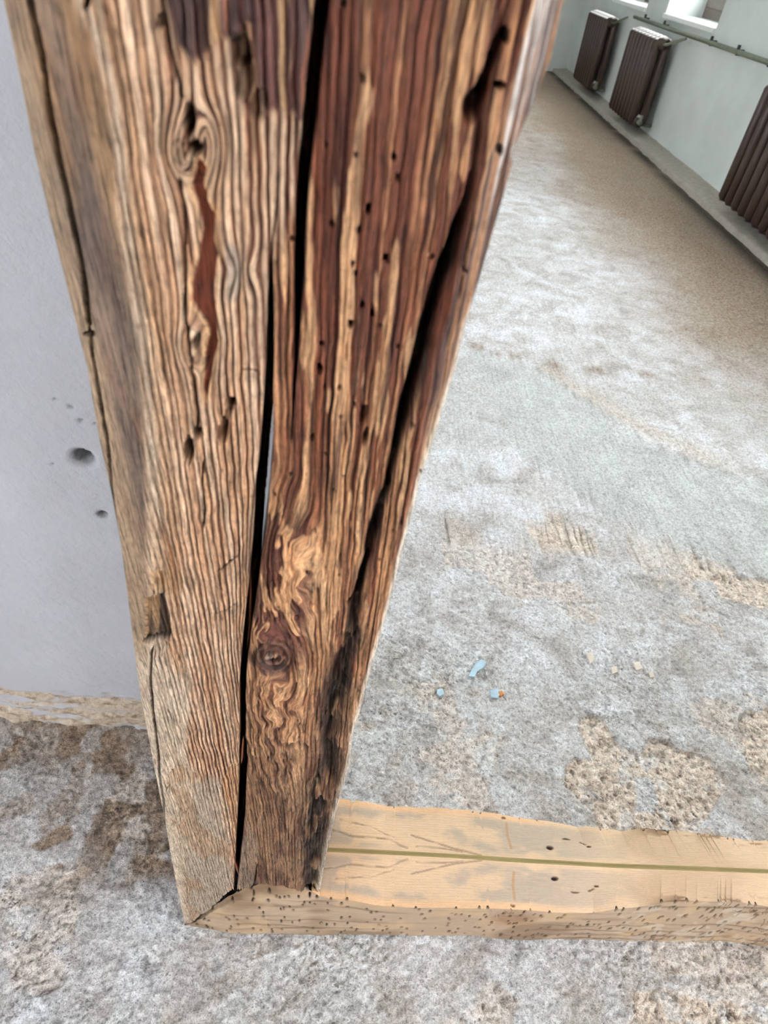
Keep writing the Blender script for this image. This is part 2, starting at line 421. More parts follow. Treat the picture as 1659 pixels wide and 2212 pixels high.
skim = np.maximum(skim, 0.5 * smooth(-0.02, 0.03, in_poly(wx, wy, mf([(920, 780), (1000, 745), (1180, 810), (1150, 980), (900, 960)]))))
for rg, wd in ((rg1, 0.010), (rg2, 0.010)):
    dd = mline(rg); hz += 0.003 * np.exp(-(dd / wd) ** 2); hz -= 0.003 * np.exp(-((dd - 0.012) / 0.006) ** 2)
rough_band = np.exp(-(mline([(1180, 805), (1300, 870), (1400, 930), (1540, 990)]) / 0.05) ** 2)
erode = np.maximum(erode, 0.45 * rough_band * (1 - skim))
hz += 0.002 * skim * 0.3
salt = 0.75 * blob(wx, wy, *mir_floor(1010, 1000)[:2], 0.14, 0.075) * smooth(0.4, 0.62, fbm(wx * 45, wy * 45, 61))
salt = np.maximum(salt, 0.5 * smooth(0.60, 0.70, fbm(wx * 26, wy * 26, 62, 3)) * (FY < 0.02) * (FY > -0.6))
# long depression in the floor by the lower left
crk = line_d(wx, wy, df([(318, 2062), (330, 2095), (322, 2130)])); hz -= 0.006 * np.exp(-(crk / 0.006) ** 2)
grime = 1.0 * np.exp(-((FX - (2.62 * SV)) / 0.075) ** 2) * smooth(0.3, 0.7, fbm(FX * 3, FY * 3, 71) + 0.2) * (FY < -1)
grime = np.maximum(grime, 0.35 * pit2 * (0.3 + erode)); grime = np.maximum(grime, 0.30 * pit * (0.3 + 0.7 * erode))
grime = np.maximum(grime, 0.28 * smooth(0.60, 0.74, fbm(wx * 34, wy * 34, 72, 3)) * smooth(-1.5, 0, FY))
for rg in (rg1, rg2):                        # dirt caught along the edges of the thin screed
    grime = np.maximum(grime, 0.34 * np.exp(-(mline(rg) / 0.007) ** 2) * smooth(0.35, 0.6, fbm(wx * 16, wy * 16, 75)))
grime = np.maximum(grime, 0.45 * np.exp(-(crk / 0.004) ** 2))
hz = np.where(near, hz, hz * 0.3) - 0.0015
# under the frame's foot and the walls the floor stays level
floor = grid_mesh('floor', np.stack([FX, FY, hz], -1), M_FLOOR, flip=False,
                  attrs=dict(erode=erode, brown=brown, skim=skim, salt=salt, grime=grime))
tag(floor, kind='structure')

# ------------------------------------------------------------------ the wall behind the mirror
wxs = spaced(LX - 0.1, RX + 0.1, -0.80, -0.10, 0.003, 0.06)
wzs = spaced(-0.03, 2.75, 0.0, 1.0, 0.003, 0.06); wzs = wzs[wzs > -0.031]
QX, QZ = np.meshgrid(wxs, wzs)
wq = QX + 0.05 * (fbm(QX * 12, QZ * 12, 80) - 0.5)
edge = 0.150 + 0.07 * (fbm(QX * 8, QZ * 0 + 2, 81, 3) - 0.5) - 0.03 * smooth(-0.5, -0.35, QX)
bare = smooth(0.020, -0.012, QZ - edge + 0.05 * (fbm(QX * 25, QZ * 60, 82, 3) - 0.5))
dep = 0.0015 * (fbm(QX * 70, QZ * 70, 83) - 0.5) + 0.004 * (fbm(QX * 5, QZ * 5, 84) - 0.5)
dep += bare * (0.009 + 0.020 * (fbm(QX * 28, QZ * 95, 85, 4) - 0.5))
pitm = np.zeros(QX.shape)
for (px, py, rr) in ((180, 990, 0.0125), (222, 1112, 0.0065), (150, 880, 0.003), (172, 908, 0.003), (118, 862, 0.002), (205, 915, 0.002), (112, 1002, 0.002)):
    P = on_y(px, py, YW); d = np.hypot((QX - P[0]), (QZ - P[2])) + 0.25 * rr * (fbm(QX * 200, QZ * 200, 86) - 0.5)
    dep += 0.35 * rr * (1 - smooth(rr * 0.7, rr * 1.35, d)); dep += (1.9 if rr > 0.005 else 0.3) * rr * (1 - smooth(rr * 0.45, rr * 0.75, d))
    pitm = np.maximum(pitm, 0.75 * (1 - smooth(rr * 0.6, rr * 1.25, d)))
bare_c = bare * np.clip(smooth(0.40, 0.60, fbm(QX * 13, QZ * 55, 87, 4) + 0.12 * smooth(0.14, 0.03, QZ)), 0, 1)
wallb = grid_mesh('wall_back', np.stack([QX, YW + dep, QZ], -1), M_WALLB, attrs=dict(bare=bare_c, pit=pitm))
tag(wallb, kind='structure')

# ------------------------------------------------------------------ room shell
ZC = 2.75
def slab(name, x0, x1, y0, y1, z0, z1, mat):
    bm = bmesh.new(); box(bm, x0, x1, y0, y1, z0, z1); return tag(obj(name, bm, mat, sm=False), kind='structure')
slab('ceiling', LX - 0.3, RX + 0.6, FARY - 0.3, YW + 0.3, ZC, ZC + 0.15, M_CEIL)
slab('wall_far', LX - 0.3, RX + 0.6, FARY - 0.25, FARY, -0.1, ZC, M_WALL)
# left wall, with one unseen window opening
bm = bmesh.new()
box(bm, LX - 0.3, LX, FARY, -3.5, -0.1, ZC); box(bm, LX - 0.3, LX, -1.7, YW, -0.1, ZC)
box(bm, LX - 0.3, LX, -3.5, -1.7, -0.1, 0.9); box(bm, LX - 0.3, LX, -3.5, -1.7, 2.4, ZC)
tag(obj('wall_left', bm, M_WALL, sm=False), kind='structure')
# right wall: piers between window openings, parapets and lintels
bm = bmesh.new(); TH = 0.55
ys_ = []
for yc, wd in WINDOWS:
    a = room(0, yc + wd / 2)[1]; b = room(0, yc - wd / 2)[1]; ys_.append((a, b))
cur = FARY
for (a, b) in ys_:
    box(bm, RX, RX + TH, cur, a, -0.1, ZC)
    box(bm, RX + 0.0, RX + TH, a, b, -0.1, SILL * SV - 0.03); box(bm, RX, RX + TH, a, b, HEAD * SV, ZC)
    cur = b
box(bm, RX, RX + TH, cur, YW + 0.2, -0.1, ZC)
wr = obj('wall_right', bm, M_WALL, sm=False); tag(wr, kind='structure')
# concrete ledge along the right wall
ly = np.arange(FARY, YW, 0.04); sec = [(2.655 * SV, -0.01), (2.66 * SV, 0.030), (2.675 * SV, 0.038), (2.78 * SV, 0.045), (2.81 * SV, 0.048), (2.84 * SV, 0.052), (RX + 0.01, 0.056)]
LV = np.zeros((len(ly), len(sec), 3))
for k, (x, z) in enumerate(sec):
    w = fbm(ly * 9, ly * 0 + k, 90, 3) - 0.5
    LV[:, k, 0] = x + w * 0.03 * (k < 6); LV[:, k, 1] = ly; LV[:, k, 2] = z + w * 0.012 * (k > 0)
tag(grid_mesh('baseboard_right', LV, M_PLINTH, flip=True), kind='structure')
# windows
for i, (a, b) in enumerate(ys_):
    w = empty('window_%d' % (i + 1), (RX + 0.36, (a + b) / 2, SILL * SV)); tag(w, kind='structure')
    ox, oy, oz = w.location; hw = (b - a) / 2; hh = (HEAD - SILL) * SV
    bm = bmesh.new(); box(bm, -0.385, 0.02, -hw - 0.0, hw + 0.0, -0.035, 0.0, 0.006); obj('window_sill', bm, M_SILL, w, False)
    bm = bmesh.new()
    for (y0, y1, z0, z1) in ((-hw, hw, 0, 0.075), (-hw, hw, hh - 0.06, hh), (-hw, -hw + 0.06, 0.075, hh - 0.06), (hw - 0.06, hw, 0.075, hh - 0.06)):
        box(bm, -0.03, 0.05, y0, y1, z0, z1, 0.004)
    obj('window_frame', bm, M_WIN, w, False)
    for s in (-1, 1):
        bm = bmesh.new(); y0, y1 = (-hw + 0.06, -0.003) if s < 0 else (0.003, hw - 0.06); t = 0.055
        for (p0, p1, z0, z1) in ((y0, y1, 0.078, 0.078 + 0.08), (y0, y1, hh - 0.06 - t, hh - 0.063), (y0, y0 + t, 0.158, hh - 0.06 - t), (y1 - t, y1, 0.158, hh - 0.06 - t)):
            box(bm, -0.045, 0.0, p0, p1, z0, z1, 0.004)
        for zb in (0.42, 0.72):
            box(bm, -0.040, -0.005, y0 + t, y1 - t, hh * zb, hh * zb + 0.028)
        box(bm, -0.040, -0.005, (y0 + y1) / 2 - 0.013, (y0 + y1) / 2 + 0.013, 0.158, hh - 0.06 - t)
        obj('sash', bm, M_WIN, w, False)
        bm = bmesh.new(); box(bm, -0.024, -0.020, y0 + t - 0.004, y1 - t + 0.004, 0.154, hh - 0.06 - t + 0.004); obj('pane', bm, M_GLASS, w, False)

# ------------------------------------------------------------------ radiators, pipe (seen in the mirror)
def section_bm(hgt, dep, wid):
    """one cast iron section: two upright tubes joined by rounded hubs at head and foot"""
    bm = bmesh.new(); r = wid * 0.36
    for x in (r, dep - r):
        tube(bm, [(x, 0, 0.012), (x, 0, 0.04), (x, 0, hgt - 0.04), (x, 0, hgt - 0.012)], [r * 0.55, r, r, r * 0.55], 10)
    for z in (0.045, hgt - 0.045):
        tube(bm, [(r, 0, z), (dep / 2, 0, z + (0.012 if z > 0.2 else -0.012)), (dep - r, 0, z)], [r * 0.95, r * 1.1, r * 0.95], 10)
        tube(bm, [(dep / 2, -wid / 2, z), (dep / 2, wid / 2, z)], wid * 0.46, 10)
    return bm
RZ = 0.125 * SV; RH = 0.785 * SV; PITCH = 0.121 * SV; RD = 0.200 * SV
sec_me = None
def radiator(y_far, n, label):
    global sec_me
    x = 2.60 * SV; yf = room(0, y_far)[1]
    t = empty('radiator', (x, yf, 0)); tag(t, label, 'radiator')
    for k in range(n):
        if sec_me is None:
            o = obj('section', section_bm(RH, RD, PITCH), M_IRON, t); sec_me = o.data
        else:
            o = bpy.data.objects.new('section', sec_me); C.objects.link(o); o.parent = t
        o.location = (0, (k + 0.5) * PITCH, RZ)
    for k in (0.5, n - 0.5):
        bm = bmesh.new(); box(bm, RD * 0.5, 2.865 * SV - x, k * PITCH - 0.012, k * PITCH + 0.012, RZ + 0.005, RZ + 0.03, 0.003)
        obj('wall_bracket', bm, M_PIPE, t, False)
    bm = bmesh.new(); e = n * PITCH
    tube(bm, [(RD / 2, e, RZ + 0.045), (RD / 2, e + 0.05, RZ + 0.045)], 0.02, 12); tube(bm, [(RD / 2, e + 0.03, RZ + 0.045), (RD / 2, e + 0.03, RZ + 0.10)], 0.014, 10)
    obj('valve', bm, M_PIPE, t)
    bm = bmesh.new()
    tube(bm, [(RD / 2, e, RZ + RH - 0.05), (RD / 2 + 0.01, e + 0.06, RZ + RH - 0.045), (2.772 * SV - x, e + 0.28, 0.938 * SV)], 0.011, 8)
    obj('feed_pipe', bm, M_PIPE, t)
    return t
radiator(10.83, 8, 'brown cast-iron radiator reflected in the mirror, farthest one in the corner')
radiator(8.75, 8, 'brown cast-iron radiator reflected in the mirror below the bright window')
radiator(5.28, 10, 'brown cast-iron radiator reflected at the right edge of the mirror, nearest one')
pt = empty('heating_pipe', (2.815 * SV, room(0, 9.4)[1], 0.955 * SV))
bm = bmesh.new(); tube(bm, [(0, 0, 0), (0, (YW - pt.location.y) / 2, 0.01), (0, YW - pt.location.y - 0.06, 0.02)], 0.0155, 12); obj('pipe', bm, M_PIPE, pt)
tag(pt, 'dull green heating pipe running along the window wall above the radiators', 'pipe')
for k, yp in enumerate((9.0, 8.3, 6.95, 6.35, 5.75, 4.6, 3.4, 2.2)):
    bm = bmesh.new(); y = room(0, yp)[1] - pt.location.y; box(bm, -0.005, RX - pt.location.x - 0.001, y - 0.007, y + 0.007, -0.014, 0.022, 0.002)
    tube(bm, [(0.0, y, 0.02), (0.0, y, 0.045)], 0.012, 8)
    obj('pipe_clip', bm, M_BRK, pt, False)

# ------------------------------------------------------------------ the mirror: upright beam
mirror = empty('leaning_mirror', (0, 0, 0))
tag(mirror, 'tall mirror in a heavy weathered timber frame leaning by the grey wall', 'mirror')

L0 = [(-60, -400), (8, 0), (40, 150), (75, 330), (110, 480), (150, 640), (190, 800), (215, 950), (240, 1060), (262, 1180), (280, 1320), (300, 1480), (330, 1640), (352, 1750), (372, 1860), (385, 1930), (400, 1998)]
L1 = [(120, -400), (165, 0), (200, 80), (235, 200), (248, 330), (256, 450), (268, 560), (285, 650), (300, 750), (310, 850), (318, 980), (320, 1080), (326, 1200), (330, 1290), (328, 1400), (340, 1480), (350, 1600), (362, 1720), (378, 1800), (398, 1900), (412, 1998)]
R0 = [(1330, -400), (1219, 0), (1212, 20), (1188, 130), (1150, 225), (1118, 300), (1104, 325), (1106, 352), (1085, 430), (1060, 515), (1030, 620), (1005, 700), (985, 790), (960, 870), (935, 955), (905, 1040), (895, 1090), (870, 1180), (850, 1265), (830, 1345), (802, 1440), (782, 1520), (762, 1585), (755, 1650), (735, 1720), (724, 1762), (716, 1800), (702, 1860), (690, 1932)]
R1 = [(1240, -400), (1153, 0), (1120, 120), (1088, 230), (1068, 310), (1050, 345), (1025, 440), (1000, 550), (975, 660), (950, 745), (930, 840), (912, 930), (893, 1040), (880, 1090), (858, 1180), (838, 1265), (816, 1345), (788, 1440), (766, 1520), (748, 1585), (738, 1650), (718, 1720), (700, 1780), (688, 1830), (672, 1880), (664, 1932)]
BOT = [(0.0, 1998), (0.03, 2000), (0.16, 1972), (0.34, 1930), (0.42, 1918), (0.55, 1910), (0.75, 1916), (0.90, 1930), (1.0, 1934)]
NC, NR = 640, 1380
uu = np.linspace(0, 1, NC)
yb = np.interp(uu, [b[0] for b in BOT], [b[1] for b in BOT])
vv = np.concatenate([np.linspace(-0.19, 0, 60, endpoint=False), np.linspace(0, 1, NR)])
U, Vv = np.meshgrid(uu, vv)
PY = Vv * yb[None, :]
lo = interp(L0, PY); hi = interp(R0, PY)
PX = lo + U * (hi - lo)
l1 = interp(L1, PY); r1_ = interp(R1, PY)
# base shape: face, waney left side falling back, chamfer on the right
P0 = on_face(PX, PY)
S = P0[..., 0]; T = (P0 @ UP)
wl_ = np.clip((l1 - PX) / np.maximum(l1 - lo, 1), 0, 1); wr_ = np.clip((PX - r1_) / np.maximum(hi - r1_, 1), 0, 1)
leftw = np.clip((l1 - lo) / 160, 0.12, 1)
base = 0.052 * leftw * (0.35 * wl_ + 0.65 * wl_ ** 2) * 1.0
base += 0.020 * wr_ * np.clip((hi - r1_) / 60, 0.25, 1.2)
base += 0.004 * (fbm(S * 14, T * 3, 101, 2) - 0.5) * (1 - wr_)
# waviness at the left arris
noise_a = fbm(S * 40, T * 12, 102, 3) - 0.5
# --- grain coordinate
warp = 0.0050 * (fbm(S * 9, T * 3.2, 110, 2) - 0.5) + 0.0016 * (fbm(S * 60, T * 22, 111, 3) - 0.5) + 0.0013 * (fbm(S * 170, T * 80, 112, 2) - 0.5)
def swirl(px, py, r, k):                     # grain bends round a knot
    dx = (PX - px) / r; dy = (PY - py) / (r * 1.15); q = np.exp(-(dx * dx + dy * dy))
    side = np.sign(dx) * np.minimum(1, np.abs(dx) * 2.5)
    return -k * side * q
lean = (S - 0.03) * 0.10 * T                 # the grain fans out a little upward
G = S + warp + lean
G += swirl(590, 1420, 75, 0.012) + swirl(420, 320, 60, 0.012) + swirl(430, 745, 45, 0.008) + swirl(520, 590, 40, -0.004)
# the wild grain between the two splits, by the knot
wild = blob(PX, PY, 600, 1300, 70, 200, 0.05, 0.6)
wild = np.maximum(wild, blob(PX, PY, 585, 1560, 60, 150, 0, 0.6))
G += wild * (0.010 * (fbm(S * 55, T * 45, 115, 3) - 0.5) + 0.004 * T * 3)
lam = 0.0036
ph = G / lam; ring = np.floor(ph); fr = ph - ring
rnd = hash2(ring, ring * 0, 7); rnd2 = hash2(ring, ring * 0, 8)
wid = 0.30 + 0.38 * rnd                      # share of the ring that is dark
tri = np.where(fr < wid, np.sin(np.pi * fr / wid), 0.0)     # groove shape
groove = tri ** 0.5 * (0.60 + 0.40 * rnd2)
groove *= smooth(0.10, 0.38, fbm(S * 70, T * 9, 120, 2) + 0.12)
fine = 0.5 + 0.5 * np.sin(G / 0.00145 * 6.283 + 3 * fbm(S * 90, T * 30, 121, 2))
# elongated islands of pale skin on the right-hand half
isl_n = fbm(G * 170, T * 13 + G * 40, 130, 3); isl2 = fbm(G * 330, T * 34, 131, 3)
# --- regions
rightm = smooth(-14, 14, PX - interp([(700, -400), (690, 0), (665, 250), (645, 420), (600, 560), (585, 800), (585, 1000), (575, 1200), (560, 1300), (540, 1400), (530, 1700), (515, 1900)], PY))
outer = wl_ ** 0.35 * (l1 > lo + 1) * (PX < l1 + 2)
outer = smooth(10, -16, PX - l1 + 14 * noise_a)
topd = smooth(-12, 14, in_poly(PX + 22 * noise_a, PY + 100 * (fbm(S * 260, T * 8, 140, 2) - 0.5),
    [(355, -400), (360, 0), (385, 95), (425, 128), (462, 100), (500, 72), (545, 74), (556, 160), (566, 240), (612, 268), (664, 262), (720, -400)]))
redp_d = in_poly(PX + 5 * (fbm(PX / 18, PY / 30, 143) - .5), PY, [(428, 338), (447, 362), (440, 400), (450, 440), (463, 470), (461, 520), (470, 556), (462, 620), (464, 675), (472, 740), (457, 800), (447, 868), (436, 840), (441, 775), (452, 715), (430, 680), (411, 652), (413, 610), (426, 560), (434, 500), (424, 440), (412, 402)])
redp = smooth(-2, 3, redp_d)
lowgrey = smooth(1380, 1480, PY + 40 * noise_a * 2) * smooth(-8, 14, interp([(410, 1380), (415, 1480), (408, 1640), (470, 1760), (500, 1900), (505, 1998)], PY) + 10 * noise_a - PX)
greypatch = smooth(-3, 6, in_poly(PX + 8 * noise_a, PY, [(425, 1690), (455, 1672), (480, 1690), (482, 1760), (500, 1820), (505, 1905), (470, 1960), (410, 1990), (400, 1900), (410, 1760)]))
greyp2 = smooth(-2, 4, in_poly(PX + 6 * noise_a, PY, [(533, 1775), (548, 1800), (560, 1830), (548, 1900), (552, 1912), (512, 1925), (518, 1860)]))
paler = smooth(0, 30, l1 + 40 - PX) * smooth(1040, 1120, PY) * (1 - outer)
rot_c = [(1110, -100), (1100, 0), (1075, 90), (1045, 200), (1040, 260), (1020, 400), (985, 520), (955, 620), (930, 710), (905, 800), (878, 890), (855, 980), (835, 1060), (818, 1110), (800, 1180), (772, 1290), (758, 1380), (742, 1440), (722, 1540), (712, 1640), (694, 1720), (682, 1800), (672, 1900), (668, 1940)]
rc = interp(rot_c, PY) + 10 * noise_a
rotw = interp([(8, -400), (8, 0), (22, 200), (14, 330), (10, 400), (22, 520), (34, 620), (34, 740), (22, 850), (12, 930), (10, 1000), (12, 1100), (12, 1280), (30, 1400), (34, 1480), (26, 1600), (36, 1750), (26, 1850), (14, 1940)], PY)
rot = np.exp(-((PX - rc) / rotw) ** 2) * (0.42 + 0.58 * smooth(330, 520, PY))
rotn = rot * smooth(0.30, 0.58, fbm(S * 90, T * 26, 150, 4) + 0.12 * rot)
belowright = smooth(1000, 1500, PY) * rightm
# --- colours
TAN = srgb((214, 168, 132)); PALE = srgb((240, 204, 172)); GRV = srgb((104, 56, 38)); DKR = srgb((92, 36, 22))
sh = np.ones(S.shape + (3,))
lt = mixc(TAN * sh, PALE, smooth(0.35, 0.7, fbm(G * 300, T * 14, 160, 3)))
col = mixc(lt, GRV, np.clip(groove * 0.95 * (0.55 + 0.45 * smooth(60, 170, PX - l1)), 0, 1))
redg = smooth(0.42, 0.60, fbm(S * 30, T * 4, 161, 2)) * (1 - outer)
col = mixc(col, srgb((110, 44, 24)) * sh, np.clip(groove, 0, 1) * redg * 0.75)
# left strip next to the arris is lighter and finer grained
strip = smooth(80, 10, PX - l1) * (1 - outer) * smooth(2100, 1000, PY)
col = mixc(col, mixc(srgb((206, 172, 136)) * sh, srgb((140, 98, 66)), fine * 0.6), strip * 0.75)
# right half: deep red-brown with pale islands
low = smooth(650, 1350, PY)
lon = fbm(G * 230, T * 7, 162, 3); gr2 = np.clip(groove * 0.7 + 0.6 * smooth(0.5, 0.66, fbm(G * 480, T * 11, 166, 2)), 0, 1)
rdg = mixc(srgb((150, 94, 66)) * sh, srgb((192, 138, 100)), smooth(0.42, 0.66, lon))
rdg = mixc(rdg, srgb((206, 154, 110)) * sh, low * 0.65)
rb = mixc(rdg, mixc(srgb((84, 38, 26)) * sh, srgb((96, 54, 36)), low), gr2)
glaze = smooth(0.50, 0.40, lon) * (1 - 0.75 * low); rb = mixc(rb, srgb((98, 48, 34)) * sh, glaze * 0.7)
rb = mixc(rb, srgb((136, 76, 50)) * sh, smooth(0.60, 0.72, fbm(G * 220, T * 12, 163, 3)) * 0.6)
isl_m = smooth(0.575 - 0.02 * low, 0.61 - 0.02 * low, isl_n * 0.6 + isl2 * 0.4)
rb = mixc(rb, mixc(srgb((206, 150, 104)) * sh, srgb((232, 186, 142)), isl2), isl_m * (0.9 - 0.35 * groove))
rb = mixc(rb, srgb((62, 26, 20)) * sh, smooth(0.62, 0.70, fbm(G * 420, T * 16, 164, 3)) * 0.8)
col = mixc(col, rb, rightm)
# curly figure round the knot
wl2 = smooth(1420, 1500, PY)
fig = smooth(0.47, 0.53, fbm(G * 210, T * 52 + G * 60, 170, 3)) * (1 - wl2) + wl2 * smooth(-0.1, 0.5, np.sin(fbm(S * 34, T * 17, 172, 3) * 24 + G * 700))
figc = mixc(srgb((224, 170, 124)) * sh, srgb((96, 50, 40)), fig)
col = mixc(col, figc, np.clip(wild * 1.2, 0, 1) * (0.85 - 0.25 * wl2))
kd = np.hypot((PX - 590) / 1.25, (PY - 1420)); kn = smooth(44, 30, kd)
kc = mixc(srgb((104, 66, 50)) * sh, srgb((44, 26, 24)), 0.5 + 0.5 * np.sin(kd / 1.9 + 3 * fbm(PX / 20, PY / 20, 171)))
kc = mixc(kc, srgb((150, 130, 112)) * sh, smooth(9, 6, np.hypot((PX - 582) / 1.2, PY - 1420)))
kc = mixc(kc, srgb((150, 110, 80)) * sh, smooth(7, 5, np.hypot((PX - 599), PY - 1415)))
col = mixc(col, kc, kn * 0.92)
# stained dark crust at the top
td = mixc(srgb((84, 46, 44)) * sh, srgb((50, 24, 30)), smooth(0.4, 0.6, fbm(G * 160, T * 14, 172, 3)))
td = mixc(td, srgb((150, 92, 70)) * sh, smooth(0.58, 0.68, fbm(G * 230, T * 22, 173, 3)))
td = mixc(td, srgb((196, 156, 116)) * sh, smooth(0.66, 0.70, fbm(G * 300, T * 13, 174, 3)))
col = mixc(col, td, topd * 0.95)
col = mixc(col, mixc(srgb((104, 44, 24)) * sh, srgb((124, 58, 32)), fbm(PX / 30, PY / 60, 175)), redp)
rim = np.exp(-((redp_d + 4) / 3.5) ** 2); col = mixc(col, srgb((222, 178, 130)) * sh, rim * 0.8)
# outer waney side: grey-brown, bark-stained
oc = mixc(srgb((150, 124, 104)) * sh, srgb((100, 82, 72)), smooth(0.35, 0.66, fbm(S * 60, T * 9, 176, 4)))
oc = mixc(oc, srgb((168, 128, 88)) * sh, smooth(0.55, 0.7, fbm(S * 40 + 9, T * 7, 177, 3)) * 0.7)
oc = mixc(oc, srgb((188, 156, 122)) * sh, smooth(60, 20, PX - lo) * 0.6)
col = mixc(col, oc, outer)
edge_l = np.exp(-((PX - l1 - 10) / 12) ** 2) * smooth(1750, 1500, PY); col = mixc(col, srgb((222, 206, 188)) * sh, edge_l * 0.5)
gt = mixc(srgb((234, 212, 188)) * sh, srgb((178, 150, 124)), np.clip(0.75 * fine * smooth(0.3, 0.6, fbm(S * 60, T * 20, 178)), 0, 1))
col = mixc(col, gt, np.clip(lowgrey * 0.85 + paler * 0.85, 0, 0.92))
col = mixc(col, mixc(srgb((206, 190, 172)) * sh, srgb((164, 144, 126)), fine), np.clip(greypatch * 0.75 + greyp2, 0, 1) * 0.85)
gp3 = blob(PX, PY, 497, 590, 26, 62, 0.0, 0.2) * smooth(482, 492, PX + 0.0 * PY); col = mixc(col, mixc(srgb((176, 160, 146)) * sh, srgb((92, 50, 38)), groove), gp3 * 0.75)
# brown weathered foot of the right half
foot = smooth(1480, 1750, PY) * rightm
ft = mixc(srgb((150, 116, 88)) * sh, srgb((84, 56, 40)), smooth(0.38, 0.62, fbm(S * 110, T * 22, 179, 4)))
col = mixc(col, ft, foot * 0.7)
# chamfer on the right
rv = mixc(srgb((150, 108, 78)) * sh, srgb((74, 48, 40)), smooth(0.45, 0.6, fbm(G * 620, T * 5, 180, 2)))
rv = mixc(rv, srgb((212, 202, 196)) * sh, smooth(0.54, 0.62, fbm(G * 520 + 7, T * 4, 181, 2)) * smooth(520, 300, PY))
col = mixc(col, rv, smooth(0.0, 0.12, wr_) * smooth(1100, 800, PY))
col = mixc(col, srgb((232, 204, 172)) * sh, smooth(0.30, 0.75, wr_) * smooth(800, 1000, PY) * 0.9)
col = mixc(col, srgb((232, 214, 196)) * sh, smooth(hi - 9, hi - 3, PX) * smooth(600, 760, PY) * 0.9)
# rotten streak
col = mixc(col, srgb((34, 25, 20)) * sh, np.clip(rotn * 1.15, 0, 0.95))
# --- relief
rel = -0.0019 * groove * (1 - outer * 0.9) * (1 - 0.3 * rightm) * (1 - redp)
rel += -0.00035 * fine * (1 - redp)
rel += 0.0011 * isl_m * rightm * (1 - topd)
rel += 0.0020 * (fbm(G * 90, T * 10, 190, 3) - 0.5)
rel += 0.0030 * (fbm(G * 220, T * 34, 191, 3) - 0.5) * (1 - redp) * (1 - 0.7 * outer)
rel += -0.0030 * redp + 0.0035 * topd
rel += -0.0032 * np.clip(lowgrey * 0, 0, 1) + 0.0018 * greypatch + 0.002 * greyp2
rel += -0.0075 * rot * smooth(0.25, 0.6, fbm(S * 120, T * 40, 192, 3)) - 0.006 * rotn * rot
rel += 0.0014 * np.sin(kd / 1.9) * kn - 0.004 * smooth(8, 5, np.hypot(PX - 590, PY - 1428))
rel += 0.0010 * wild * (1 - fig)
deep = np.zeros(S.shape)
dark = srgb((26, 17, 13)) * sh
def hole(px, py, rx, ry, d, ang=0.0, soft=0.3, shade=0.9):
    global rel, col
    m = blob(PX + 5 * noise_a, PY + 6 * noise_a, px, py, rx, ry, ang, soft); rel -= d * m; col = mixc(col, dark, np.clip(m * shade, 0, 1))
def groove_line(pts, w, d, shade=0.9, jit=6):
    global rel, col
    dd = line_d(PX + jit * noise_a * 2, PY, pts); m = 1 - smooth(w * 0.5, w, dd); rel -= d * m; col = mixc(col, dark, np.clip(m * shade, 0, 1))
# left-hand side long shake in the outer side
groove_line([(55, -400), (67, 0), (92, 120), (104, 220), (122, 320), (140, 410), (160, 510), (178, 610), (190, 700)], 7, 0.007)
groove_line([(190, 700), (200, 770), (214, 850), (230, 950), (240, 1040), (258, 1160), (268, 1260), (280, 1340)], 4, 0.005, 0.8)
groove_line([(196, 718), (183, 722)], 5, 0.004); hole(196, 722, 9, 7, 0.004)
hole(185, 8, 9, 14, 0.006, 0.3)
groove_line([(328, 1408), (326, 1460), (330, 1540), (342, 1640), (352, 1740), (358, 1800)], 3.5, 0.004, 0.75)
# upper left seam, its holes
groove_line([(340, -60), (352, 20), (366, 100), (380, 160), (392, 210)], 6, 0.006)
hole(346, 45, 10, 18, 0.004, 0.3, shade=0.7); hole(405, 262, 13, 34, 0.012); hole(421, 321, 15, 16, 0.010); 
for k in range(4):
    rr = 20 + 7 * k; dd = np.abs(np.hypot(PX - 412, (PY - 330) * 0.8) - rr); m = np.exp(-(dd / 1.8) ** 2) * (PX < 420) * (PY > 300) * (PY < 385); col = mixc(col, srgb((90, 60, 42)) * sh, m * 0.7); rel -= 0.0012 * m
groove_line([(388, 390), (398, 440), (401, 520), (402, 600), (398, 660), (405, 720), (412, 780)], 5, 0.006, 0.8)
groove_line([(412, 780), (420, 850), (426, 900), (424, 945)], 4, 0.005, 0.7)
hole(424, 742, 8, 16, 0.005, 0.2, shade=0.6); hole(498, 872, 11, 13, 0.011); hole(480, 940, 12, 20, 0.006, shade=0.45); hole(425, 938, 12, 11, 0.007, shade=0.7); hole(407, 975, 11, 26, 0.009, shade=0.85)
groove_line([(496, 880), (488, 910), (480, 945)], 9, 0.004, 0.25)
groove_line([(438, 1000), (434, 1050), (440, 1100), (436, 1140)], 4, 0.004, 0.55)
# cavity under the stained crust at the top
hole(520, 112, 20, 36, 0.008, shade=0.55); hole(528, 170, 22, 45, 0.006, 0.1, shade=0.35); hole(560, 225, 22, 34, 0.004, 0.2, shade=0.35)
